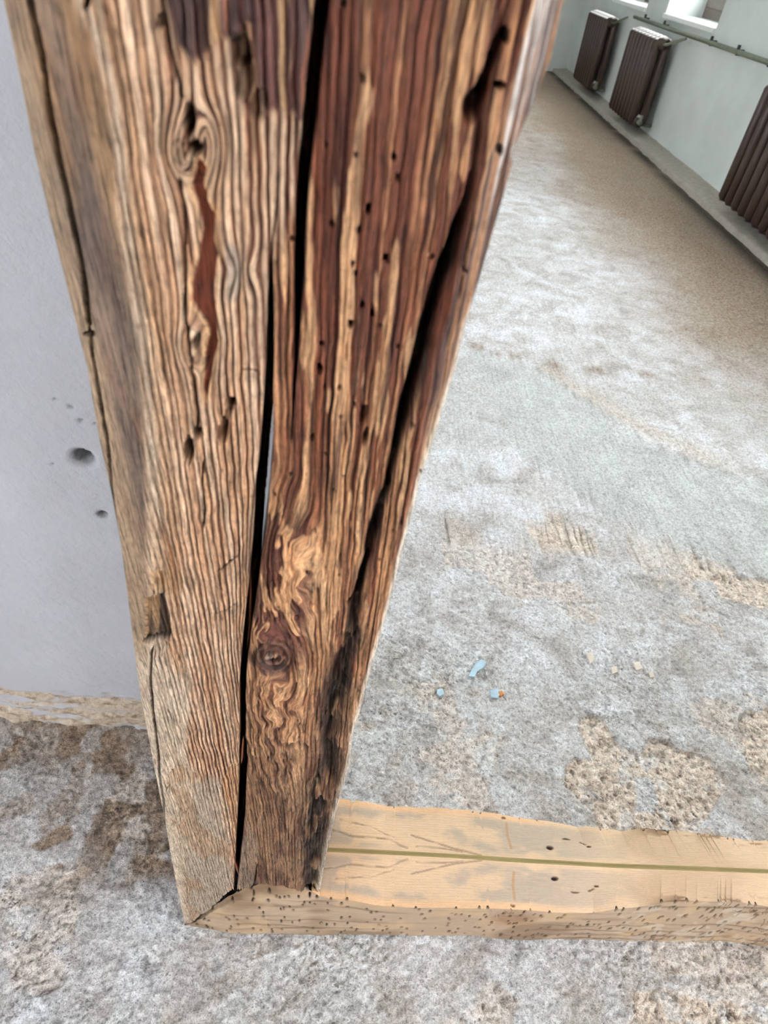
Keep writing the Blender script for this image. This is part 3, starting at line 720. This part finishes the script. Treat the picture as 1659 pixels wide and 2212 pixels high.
# right-hand knots and holes
hole(1022, 228, 20, 32, 0.010, 0.35, 0.5); hole(1044, 190, 13, 30, 0.009, 0.2, 0.5); hole(1068, 120, 10, 50, 0.006, 0.35, 0.5, 0.5); hole(1095, 78, 9, 18, 0.006); hole(1080, 185, 12, 9, 0.006)
for (a, b, r) in ((690, 798, 7), (672, 945, 5), (733, 836, 4), (767, 592, 4), (762, 568, 4), (804, 680, 5), (757, 700, 6), (796, 452, 7), (775, 498, 5), (783, 660, 5), (835, 560, 6), (850, 340, 6), (705, 318, 4), (770, 332, 4), (765, 876, 4), (700, 838, 4), (1078, 325, 8)):
    hole(a, b, r, r * 1.6, 0.005)
hole(789, 945, 7, 17, 0.006, 0.2, shade=0.7); hole(786, 900, 10, 20, 0.005, 0.25, shade=0.5); hole(838, 1050, 7, 18, 0.006)
# the black channel down the right
chl = interp([(1096, 0), (1040, 250), (1010, 400), (985, 500), (960, 580), (938, 650), (915, 740), (890, 830), (868, 900), (848, 985), (845, 1000)], PY)
chw = interp([(0, 0), (0, 360), (2, 420), (5, 480), (9, 540), (12, 600), (14, 680), (13, 740), (12, 820), (9, 900), (5, 960), (0, 1000), (0, 2000)], PY)
m = smooth(chw + 2.5, np.maximum(chw - 2.5, 0), np.abs(PX - chl + 5 * noise_a)) * (chw > 0.5); rel -= 0.014 * m; col = mixc(col, srgb((16, 12, 11)) * sh, m * 0.97)
groove_line([(822, 1108), (815, 1140), (806, 1165)], 7, 0.008); groove_line([(790, 1215), (778, 1260), (768, 1300), (752, 1306)], 8, 0.009)
# cross cuts, chips and transverse marks
groove_line([(470, 1236), (492, 1218), (512, 1206)], 3, 0.003, 0.75, 1); groove_line([(462, 1330), (488, 1318), (512, 1304)], 2, 0.002, 0.6, 1)
groove_line([(385, 1752), (398, 1762), (410, 1752)], 2.5, 0.003, 0.5); groove_line([(360, 1706), (370, 1702)], 2.5, 0.003, 0.5)
groove_line([(618, 1612), (640, 1606), (662, 1616)], 7, 0.003, 0.45); groove_line([(660, 1640), (690, 1648)], 5, 0.002, 0.4)
groove_line([(520, 800), (548, 800), (560, 812)], 3, 0.002, 0.45); groove_line([(548, 1910), (553, 1892), (556, 1870)], 2, 0.003, 0.6)
# chipped notch in the left arris
nt = in_poly(PX, PY, [(313, 1292), (352, 1290), (366, 1330), (368, 1384), (340, 1390), (313, 1386)]); mm = smooth(-1.5, 3, nt)
rel -= 0.008 * mm * (0.5 + 0.5 * (PX - 313) / 50); col = mixc(col, mixc(srgb((176, 136, 96)) * sh, srgb((70, 48, 34)), smooth(0.4, 0.62, fbm(PX / 7, PY / 60, 200, 2))), mm * 0.9)
nt = in_poly(PX, PY, [(324, 1243), (350, 1240), (356, 1290), (326, 1290)]); mm = smooth(-1.5, 3, nt); rel -= 0.003 * mm; col = mixc(col, srgb((206, 166, 120)) * sh, mm * 0.6)
groove_line([(312, 1386), (335, 1390), (362, 1386)], 4, 0.006, 0.85, 1)
nt = in_poly(PX, PY, [(326, 1392), (362, 1390), (362, 1402), (345, 1420), (330, 1428)]); mm = smooth(-1.5, 3, nt); rel -= 0.004 * mm
# patches of torn skin in the lit strip
tp = smooth(0.53, 0.56, fbm(S * 36, T * 12, 205, 3)) * (1 - outer) * (1 - rightm) * smooth(950, 1250, PY); rel -= 0.0016 * tp; col = mixc(col, srgb((190, 136, 84)) * sh, tp * 0.35)
# worm holes scattered
wd_, wv_ = cells(S * 95, T * 70, 210); wm = (1 - smooth(0.05, 0.11, wd_)) * (wv_ > 0.72) * np.clip(rightm + 0.25, 0, 1) * (1 - outer); rel -= 0.0022 * wm; col = mixc(col, dark, wm * 0.75)
# --- the two splits
C1L = [(684, -400), (680, 0), (667, 130), (655, 260), (645, 350), (638, 470), (635, 600), (636, 700), (635, 800), (632, 880), (628, 960)]
C1R = [(722, -400), (714, 0), (700, 100), (689, 200), (679, 300), (668, 400), (660, 500), (657, 600), (648, 700), (641, 800), (635, 880), (628, 962)]
C2L = [(601, 370), (596, 450), (588, 520), (582, 570), (577, 660), (574, 760), (570, 850), (565, 920), (558, 1000), (551, 1060), (547, 1150), (540, 1250), (531, 1320), (523, 1400), (518, 1480), (518, 1600), (516, 1680), (513, 1770), (509, 1850), (506, 1925)]
C2R = [(602, 370), (598, 450), (590, 520), (589, 570), (590, 640), (591, 760), (588, 850), (587, 920), (586, 1000), (580, 1080), (572, 1160), (561, 1240), (549, 1320), (539, 1390), (531, 1460), (530, 1520), (531, 1600), (534, 1650), (530, 1700), (528, 1770), (519, 1850), (511, 1925)]
jit = 2.2 * (fbm(T * 60, S * 3, 215, 2) - 0.5)
through = np.zeros(S.shape, bool)
for (cl, cr, y0, y1) in ((C1L, C1R, -420, 960), (C2L, C2R, 372, 1925)):
    a = interp(cl, PY) + jit; b = interp(cr, PY) + jit; ins = np.minimum(PX - a, b - PX)
    m = smooth(-1.2, 1.2, ins) * (PY > y0) * (PY < y1)
    deep = np.maximum(deep, m * np.clip((b - a) / 9.0, 0.15, 1.0))
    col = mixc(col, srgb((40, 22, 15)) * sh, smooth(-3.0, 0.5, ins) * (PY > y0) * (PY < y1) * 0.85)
    if cl is C2L:
        tw = interp([(0, 400), (0, 815), (5, 870), (8, 1000), (8.5, 1080), (8, 1160), (4, 1225), (0, 1262), (0, 1620), (4, 1650), (4, 1670), (0, 1700), (0, 3000)], PY)
        through |= (PX > b - tw) & (PX < b + 0.5) & (tw > 0.7)
sp_d = line_d(PX, PY, [(508, 1868), (516, 1850)]); 
rel *= smooth(0, 14, PX - lo) * smooth(0, 10, hi - PX)
POS = on_face(PX, PY, base)
side_dir = -NN + np.array([-0.10, 0, 0])
POS = POS + rel[..., None] * NN + (0.055 * deep)[..., None] * side_dir
# foot touches the ground: bend the lowest centimetres
zmin = POS[-1, :, 2]
keep = ~(through[:-1, :-1] & through[1:, 1:])
def skirt(line, offs, tones):                # extra strips behind an edge
    rows = [line] + [line + o for o in offs]; V_ = np.stack(rows, 1); n, m = V_.shape[:2]
    idx = np.arange(n * m).reshape(n, m); q = np.stack([idx[:-1, :-1], idx[:-1, 1:], idx[1:, 1:], idx[1:, :-1]], -1).reshape(-1, 4)
    return V_.reshape(-1, 3), q
stile = grid_mesh('stile', POS, M_STILE, mirror, keep=keep, col=col, attrs=dict(gu=G * 1.0, gt=T * 1.0), flip=True)
BK = 0.088
# sides, back and foot of the beam, closing it behind the carved face
def strip_obj(name, A, B, k, mat, parent, colr, along=60):
    tt = np.linspace(0, 1, k); V_ = A[:, None, :] * (1 - tt)[None, :, None] + B[:, None, :] * tt[None, :, None]
    c_ = np.ones(V_.shape) * colr; c_ = c_ * (0.75 + 0.5 * fbm(V_[..., 2] * 9 + V_[..., 0] * 9, V_[..., 1] * 300, 220, 3))[..., None]
    return V_, c_
li = POS[::4, 0]; ri = POS[::4, -1]
lb = li - NN * (BK - 0.045) ; 
rb_ = ri.copy(); dgl = (-(ri @ NN)); rb_ = ri - NN * (GLASS + 0.0025 - dgl)[:, None]
V_, c_ = strip_obj('x', li, lb, 8, None, None, srgb((150, 124, 100))); grid_mesh('outer_side', V_, M_SIDE, stile, col=c_)
V_, c_ = strip_obj('x', ri, rb_, 16, None, None, srgb((214, 180, 144))); grid_mesh('inner_side', V_, M_SIDE, stile, col=c_, flip=True)
# the back: two boards' width with the split left open between them
ic = np.argmin(np.abs(PX[::4] - (interp(C2L, PY[::4]) - 3)), 1); ic2 = np.argmin(np.abs(PX[::4] - (interp(C2R, PY[::4]) + 3)), 1)
rr_ = np.arange(len(ic)); cb1 = POS[::4][rr_, ic]; cb2 = POS[::4][rr_, ic2]
def tob(p): return p + NN * (-(BK) - (p @ NN))[:, None] + np.array([-0.006, 0, 0])
lb2 = tob(li); V1 = np.stack([lb, lb2, tob(cb1), cb1 - NN * 0.01], 1)
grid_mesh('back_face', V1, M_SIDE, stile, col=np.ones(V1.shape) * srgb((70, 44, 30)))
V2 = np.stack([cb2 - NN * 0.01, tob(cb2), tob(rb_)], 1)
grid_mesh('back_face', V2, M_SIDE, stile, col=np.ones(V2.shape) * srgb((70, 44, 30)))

# slivers standing in the split
def sliver(pts, w0, depth, name='splinter'):
    p = np.array(pts, float); n = 24; tt = np.linspace(0, 1, n); yy = np.interp(tt, np.linspace(0, 1, len(p)), p[:, 1]); xx = np.interp(tt, np.linspace(0, 1, len(p)), p[:, 0])
    w = w0 * np.sin(np.pi * np.clip(tt, 0.03, 0.97)) ** 0.6
    a = on_face(xx - w, yy, depth); b = on_face(xx + w, yy, depth - 0.002); m_ = on_face(xx, yy, depth - 0.004); bk_ = on_face(xx, yy, depth + 0.02)
    V_ = np.stack([bk_, a, m_, b, bk_], 1); c_ = np.ones(V_.shape) * srgb((150, 84, 52)); c_ = c_ * (0.6 + 0.6 * fbm(V_[..., 0] * 600, V_[..., 2] * 20, 225, 2))[..., None]
    return tag(grid_mesh(name, V_, M_SIDE, stile, col=c_), 'loose reddish splinter in the split')
sliver([(541, 1222), (541, 1290), (540, 1350), (535, 1388)], 3.2, 0.014)
sliver([(503, 1842), (507, 1862), (513, 1880), (518, 1892)], 3.0, 0.004)
sliver([(526, 1590), (523, 1620), (521, 1650)], 2.5, 0.004)

# ------------------------------------------------------------------ bottom rail
RT = [(398, 1999), (415, 1994), (440, 1975), (470, 1952), (505, 1930), (530, 1919), (560, 1910), (600, 1900), (640, 1905), (690, 1938), (730, 1944), (780, 1950), (830, 1960), (900, 1961), (1030, 1962), (1100, 1965), (1200, 1971), (1280, 1973), (1330, 1966), (1380, 1962), (1430, 1950), (1500, 1947), (1580, 1950), (1659, 1958), (1800, 1966), (2100, 1990)]
RB = [(398, 2000), (410, 2000), (440, 2006), (480, 2013), (520, 2017), (640, 2019), (820, 2021), (1000, 2021), (1060, 2027), (1130, 2031), (1200, 2029), (1260, 2029), (1350, 2033), (1400, 2033), (1480, 2035), (1560, 2033), (1620, 2040), (1659, 2045), (1800, 2052), (2100, 2070)]
SEAM = [(600, 1836), (700, 1840), (830, 1846), (1000, 1855), (1100, 1862), (1330, 1875), (1500, 1881), (1659, 1887), (2100, 1909)]
nx, nv = 1100, 90
xs = np.linspace(398, 2080, nx); v = np.linspace(0, 1, nv)
X2, V2_ = np.meshgrid(xs, v)
top = interx(RT, X2) + 2.0 * (fbm(X2 / 40, X2 * 0, 230, 3) - 0.5); bot = interx(RB, X2) + 3.0 * (fbm(X2 / 30, X2 * 0 + 5, 231, 3) - 0.5)
Y2 = top * (1 - V2_) + bot * V2_
# how far behind the plane the lower edge must lie to stand on the floor
pb = on_floor(xs, bot[-1]); wfoot = -(pb @ NN)
wtop = np.interp(xs, [398, 700, 830, 1000, 1100, 1200, 1300, 1400, 1500, 1659, 1800, 2080], [0, 0.002, 0, 0.002, 0.004, 0.006, 0.010, 0.017, 0.021, 0.0235, 0.022, 0.015])
w2 = wfoot[None, :] * smooth(0, 1, V2_) + wtop[None, :] * (1 - smooth(0, 0.9, V2_))
w2 = w2 + 0.006 * (1 - np.sin(np.pi * np.clip(V2_ * 0.5 + 0.5, 0, 1))) * 0.0
under = (X2 < 690) * 1.0
w2 = w2 + 0.006 * smooth(700, 640, X2) * smooth(0.25, 0.0, V2_)
Pr = on_face(X2, Y2, w2); s2 = Pr[..., 0]; t2 = (Pr @ UP) * 0.27      # figure drawn out down the face
g2 = t2 + 0.006 * (fbm(s2 * 7, t2 * 20, 240, 3) - 0.5) + 0.002 * (fbm(s2 * 30, t2 * 60, 241, 2) - 0.5)
str2 = 0.5 + 0.5 * np.sin(g2 / 0.0068 * 6.283 + 9 * fbm(s2 * 6, g2 * 60, 242, 3))
one = np.ones(s2.shape + (3,))
c2 = mixc(srgb((186, 160, 136)) * one, srgb((118, 94, 76)), smooth(0.45, 0.95, str2) * 0.75 * smooth(0.35, 0.65, fbm(s2 * 5, g2 * 160, 239, 3)))
c2 = mixc(c2, srgb((204, 172, 136)) * one, smooth(0.5, 0.7, fbm(s2 * 22, g2 * 60, 243, 3)) * 0.6)
c2 = mixc(c2, srgb((120, 94, 70)) * one, smooth(0.55, 0.72, fbm(s2 * 9, g2 * 40, 244, 3)) * 0.6)
c2 = mixc(c2, srgb((128, 88, 56)) * one, 0.6 * blob(X2, Y2, 1110, 1985, 45, 14, 0.0, 0.6))
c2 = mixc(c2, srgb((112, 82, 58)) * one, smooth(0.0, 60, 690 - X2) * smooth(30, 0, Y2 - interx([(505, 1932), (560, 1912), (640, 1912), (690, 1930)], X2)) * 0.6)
c2 = mixc(c2, srgb((214, 200, 184)) * one, smooth(0.56, 0.66, fbm(s2 * 40, g2 * 120, 245, 3)) * smooth(1250, 1450, X2) * 0.5)
rel2 = -0.0008 * str2 + 0.0022 * (fbm(s2 * 40, t2 * 150, 246, 3) - 0.5)
hd, hv = cells(s2 * 80 + 0.6 * fbm(s2 * 9, t2 * 9, 247), t2 * 90, 250)
dens = np.clip(0.66 - 0.14 * smooth(900, 1400, X2), 0, 1)
hm = (1 - smooth(0.10, 0.20, hd)) * (hv > dens); rel2 -= 0.004 * hm; c2 = mixc(c2, srgb((48, 34, 24)) * one, np.clip(hm, 0, 1) * 0.9)
hd, hv = cells(s2 * 120, t2 * 110, 251); hm = (1 - smooth(0.14, 0.24, hd)) * (hv > 0.78); rel2 -= 0.002 * hm; c2 = mixc(c2, srgb((52, 36, 26)) * one, hm * 0.9)
# gnawed galleries on the right part
hd = np.abs(fbm(s2 * 120, t2 * 90, 252, 2) - 0.5); gm = (1 - smooth(0.010, 0.022, hd)) * smooth(0.60, 0.68, fbm(s2 * 26, t2 * 40, 253, 2)) * smooth(950, 1250, X2)
rel2 -= 0.004 * gm; c2 = mixc(c2, srgb((82, 54, 34)) * one, gm * 0.85)
crk2 = 1 - smooth(0.5, 1.6, np.abs(Y2 - (1998 + 4 * np.sin(X2 / 90) + 6 * (fbm(X2 / 60, X2 * 0, 255, 2) - 0.5)))); crk2 *= smooth(0.5, 0.6, fbm(X2 / 70, X2 * 0 + 3, 256, 2)); rel2 -= 0.0015 * crk2; c2 = mixc(c2, srgb((84, 62, 44)) * one, crk2 * 0.6)
Pr = Pr + rel2[..., None] * NN
# lower edge: round under, just into the pits of the floor
lastrow = Pr[-1:] + np.array([0, 0.012, -0.004]); lr2 = Pr[-1:] + np.array([0, 0.05, -0.004])
Pr_all = np.concatenate([Pr, lastrow, lr2], 0); c2_all = np.concatenate([c2, c2[-1:], c2[-1:]], 0)
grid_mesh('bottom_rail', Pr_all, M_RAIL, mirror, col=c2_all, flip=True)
rail = mirror.children[-1] if False else [o for o in mirror.children if o.name.startswith('bottom_rail')][0]
# smooth sawn top of the rail, from the wavy front edge back to the glass
i0 = np.searchsorted(xs, 672); xt = xs[i0:]; ed = Pr[0, i0:]
ymm = interx(SEAM, xt); sm_ = on_face(xt, ymm, GLASS)
kk = np.linspace(0, 1, 56)
PT = ed[None] * (1 - kk)[:, None, None] + sm_[None] * kk[:, None, None]
PT[:3] += NN * (0.0015 * np.array([1.0, .45, .1]))[:, None, None] * 0
XT = np.broadcast_to(xt, (len(kk), len(xt))); KK = np.broadcast_to(kk[:, None], XT.shape); s3 = PT[..., 0]; d3 = KK * 0.065
g3 = d3 + 0.010 * (fbm(s3 * 5, d3 * 16, 260, 2) - 0.5)
one = np.ones(s3.shape + (3,))
c3 = mixc(srgb((232, 200, 168)) * one, srgb((214, 176, 138)), (0.5 + 0.5 * np.sin(g3 / 0.0035 * 6.28)) * 0.45)
gs = smooth(0.46, 0.62, fbm(s3 * 16, d3 * 30, 261, 4)) * smooth(0.04, 0.2, KK) * smooth(1.0, 0.85, KK) * smooth(1500, 1150, XT)
c3 = mixc(c3, srgb((176, 162, 150)) * one, gs * 0.7)
c3 = mixc(c3, srgb((238, 192, 150)) * one, smooth(0.22, 0.04, KK) * smooth(1250, 1150, XT) * 0.8)
def k_at(px, py): return np.interp(px, xt, xt) , None
def mark(px, py, rx, ry, colr, dpt, ang=0.0, soft=0.3):
    """a mark at pixel (px, py) of the sawn top"""
    global c3, PT
    e = np.interp(px, xs, top[0]); sY = float(interx(SEAM, np.array([px]))[0]); k = (e - py) / (e - sY)
    yp = interx(RT, XT) * (1 - KK) + interx(SEAM, XT) * KK
    m = blob(XT, yp, px, py, rx, ry, ang, soft); c3 = mixc(c3, np.ones(c3.shape) * srgb(colr), m * 0.85); PT = PT - (dpt * m)[..., None] * UP
yp = interx(RT, XT) * (1 - KK) + interx(SEAM, XT) * KK
for (pts, w) in (([(835, 1873), (850, 1868), (866, 1860), (880, 1856)], 2.6), ([(890, 1888), (930, 1878), (980, 1866), (1040, 1858)], 2.0), ([(700, 1878), (760, 1868), (830, 1874)], 2.0), ([(900, 1862), (960, 1864), (1000, 1860)], 1.6), ([(725, 1900), (800, 1895), (850, 1880)], 1.5)):
    dd = line_d(XT, yp, pts); m = 1 - smooth(w * 0.5, w * 1.4, dd); c3 = mixc(c3, srgb((140, 118, 100)) * one, m * 0.6 * smooth(0.3, 0.6, fbm(s3 * 60, d3 * 60, 263, 2))); PT = PT - (0.001 * m)[..., None] * UP
mark(1198, 1898, 7, 4.5, (60, 42, 28), 0.006); mark(1289, 1915, 5, 2, (90, 64, 44), 0.003); mark(1242, 1928, 9, 1.8, (120, 92, 68), 0.002, 0.05); mark(1278, 1923, 8, 1.4, (120, 92, 68), 0.002, -0.3); mark(1108, 1958, 5, 3, (120, 76, 44), 0.002)
dd = line_d(XT, yp, [(1110, 1885), (1108, 1915), (1112, 1945)]); c3 = mixc(c3, srgb((190, 140, 92)) * one, (1 - smooth(1.5, 4, dd)) * 0.6)
torn = smooth(0.5, 0.62, fbm(s3 * 30, d3 * 120, 262, 3)) * smooth(1380, 1480, XT) * smooth(0.30, 0.10, KK); c3 = mixc(c3, srgb((150, 116, 88)) * one, torn * 0.8); PT = PT - (0.0015 * torn)[..., None] * UP
grid_mesh('rail_top', PT, M_RAIL, rail, col=c3, flip=True)
# bead of old mastic between the rail and the silvering
k_ = np.arange(0, len(xt), 12); b0 = sm_[k_] + NN * 0.0003 - UP * 0.0002; b1 = sm_[k_] - NN * 0.0034 - UP * 0.0008; b2 = b1 - UP * 0.006; b3 = b0 - UP * 0.006
BV = np.stack([b0, b1, b2, b3], 1); grid_mesh('glazing_bead', BV, M_RAIL, rail, col=np.ones(BV.shape) * srgb((176, 156, 108)))
# back of the rail
i = np.arange(0, nx, 20); a = Pr[0, i] - NN * 0.07; A0 = on_face(xs[i], interx(SEAM, xs[i]), GLASS + 0.004); B0 = Pr[-1, i] + np.array([0, BK, -0.002])
VB = np.stack([A0, A0 - NN * (BK - GLASS), B0], 1); grid_mesh('rail_back', VB, M_RAIL, rail, col=np.ones(VB.shape) * srgb((120, 90, 62)))

# ------------------------------------------------------------------ mirror pane, bead, and the parts of the frame beyond the picture
def plane_pt(s, t, w): return np.array([s, 0, 0]) + UP * t - NN * w
tse = float((on_face(np.array([1100.]), np.array([1862.]), GLASS) @ UP)[0])
SR, TT = 0.98, 1.86
bm = bmesh.new()
fs = [plane_pt(-0.10, tse - 0.012, GLASS + 0.003), plane_pt(SR + 0.03, tse - 0.012, GLASS + 0.003), plane_pt(SR + 0.03, TT, GLASS + 0.003), plane_pt(-0.10, TT, GLASS)]
# the pane stops at the wood of the upright: its left edge follows just behind the inner side
bot_s = float(on_face(np.array([700.]), np.array([1860.]), GLASS)[0][0]) - 0.012; top_s = 0.0
fs[0] = plane_pt(bot_s, tse - 0.012, GLASS + 0.003); fs[3] = plane_pt(0.015, TT, GLASS + 0.003)
vf = [bm.verts.new(Vector(p)) for p in fs]; vb_ = [bm.verts.new(Vector(p - NN * 0.005)) for p in fs]
bm.faces.new(vf); bm.faces.new(vb_[::-1])
for k in range(4): bm.faces.new((vf[k], vb_[k], vb_[(k + 1) % 4], vf[(k + 1) % 4]))
bmesh.ops.recalc_face_normals(bm, faces=bm.faces[:])
obj('mirror_pane', bm, M_MIRROR, mirror, False)
bm = bmesh.new(); q = [(-0.0, tse - 0.02), (SR + 0.02, tse - 0.02), (SR + 0.02, TT + 0.02), (0.02, TT + 0.02)]
f1 = [bm.verts.new(Vector(plane_pt(s, t, GLASS + 0.010))) for s, t in q]; f2 = [bm.verts.new(Vector(plane_pt(s, t, GLASS + 0.015))) for s, t in q]
bm.faces.new(f1); bm.faces.new(f2[::-1])
for k in range(4): bm.faces.new((f1[k], f2[k], f2[(k + 1) % 4], f1[(k + 1) % 4]))
obj('backing_board', bm, M_BACK, mirror, False)
# right-hand upright and head of the frame (beyond the edges of the photograph)
def beam(name, s0, s1, t0, t1, seed, vert=True):
    n_, k_ = (260, 40); a_ = np.linspace(0, 1, n_); b_ = np.linspace(0, 1, k_)
    prof = np.array([0, 0, 0, 1, 1, 1.0]); 
    th = np.linspace(0, 1, 40); per = []
    for u_ in th:                            # round the section: left side, face, right side
        if u_ < 0.25: per.append((0.0, 1 - u_ / 0.25))
        elif u_ < 0.75: per.append(((u_ - 0.25) / 0.5, 0.0))
        else: per.append((1.0, (u_ - 0.75) / 0.25))
    per = np.array(per)
    A_, K_ = np.meshgrid(a_, np.arange(40), indexing='ij'); wv = fbm(A_ * 14, K_ * 0.25, seed, 3) - 0.5
    if vert: s_ = s0 + (s1 - s0) * per[:, 0][None] + wv * 0.014; t_ = t0 + (t1 - t0) * A_
    else: t_ = t0 + (t1 - t0) * per[:, 0][None] + wv * 0.014; s_ = s0 + (s1 - s0) * A_
    w_ = per[:, 1][None] * BK + 0.004 * (wv + 0.5)
    V_ = np.array([1, 0, 0.]) * s_[..., None] + UP * t_[..., None] - NN * w_[..., None]
    ac = s_ if vert else t_; al = t_ if vert else s_
    gr = 0.5 + 0.5 * np.sin(ac / 0.0045 * 6.28 + 8 * fbm(al * 5, ac * 30, seed + 1, 3))
    c_ = mixc(np.ones(V_.shape) * srgb((206, 164, 122)), np.ones(V_.shape) * srgb((112, 64, 40)), gr * 0.7)
    grid_mesh(name, V_, M_SIDE if vert else M_RAIL, mirror, col=c_, flip=not vert)
beam('stile', SR, SR + 0.2, 0.0, 2.05, 300)
beam('top_rail', -0.10, SR + 0.2, TT, TT + 0.2, 310, False)

# ------------------------------------------------------------------ small litter on the floor (seen in the mirror)
def flake(name, pts, th, mat, label, cat, mir=True):
    W_ = [(mir_floor if mir else on_floor)(a, b) for a, b in pts]; c_ = np.mean(W_, 0)
    bm = bmesh.new(); z0 = 0.0
    lo_ = [bm.verts.new(Vector((p[0] - c_[0], p[1] - c_[1], z0))) for p in W_]
    hi_ = [bm.verts.new(Vector(((p[0] - c_[0]) * 0.9, (p[1] - c_[1]) * 0.9, z0 + th * (0.8 + 0.4 * ((k * 7) % 3) / 2)))) for k, p in enumerate(W_)]
    bm.faces.new(hi_); bm.faces.new(lo_[::-1]); n_ = len(W_)
    for k in range(n_): bm.faces.new((lo_[k], lo_[(k + 1) % n_], hi_[(k + 1) % n_], hi_[k]))
    bmesh.ops.recalc_face_normals(bm, faces=bm.faces[:])
    o = obj(name, bm, mat, None, False); o.location = (c_[0], c_[1], 0.0); tag(o, label, cat); return o
flake('paint_flake', [(1028, 1432), (1040, 1424), (1052, 1430), (1044, 1444), (1030, 1452), (1024, 1466), (1010, 1464), (1018, 1448)], 0.0035, M_BLUE, 'pale blue paint flake on the concrete, long bent one reflected mid mirror', 'paint flake')
flake('paint_flake', [(944, 1490), (956, 1488), (960, 1500), (950, 1506), (943, 1500)], 0.0035, M_BLUE, 'small pale blue paint flake reflected close to the upright beam', 'paint flake')
flake('paint_flake', [(1057, 1492), (1074, 1488), (1082, 1500), (1074, 1510), (1060, 1508)], 0.0035, M_BLUE, 'squarish pale blue paint flake reflected beside the orange crumb', 'paint flake')
flake('brick_crumb', [(1075, 1496), (1084, 1494), (1088, 1502), (1080, 1508)], 0.005, M_ORANGE, 'tiny orange crumb beside the squarish blue paint flake', 'crumb')
flake('mortar_crumb', [(1264, 1412), (1278, 1410), (1284, 1428), (1274, 1436)], 0.005, M_PALE, 'largest pale mortar crumb of the four reflected on the floor', 'crumb')
flake('mortar_crumb', [(1318, 1442), (1330, 1440), (1334, 1454), (1322, 1458)], 0.004, M_PALE, 'pale mortar crumb right of the largest one, reflected on the floor', 'crumb')
flake('mortar_crumb', [(1366, 1432), (1380, 1430), (1388, 1446), (1374, 1450)], 0.004, M_PALE, 'pale mortar crumb with a squared end, third from the upright beam', 'crumb')
flake('mortar_crumb', [(1400, 1454), (1408, 1452), (1413, 1464), (1404, 1466)], 0.004, M_PALE, 'smallest pale mortar crumb, farthest from the upright beam', 'crumb')
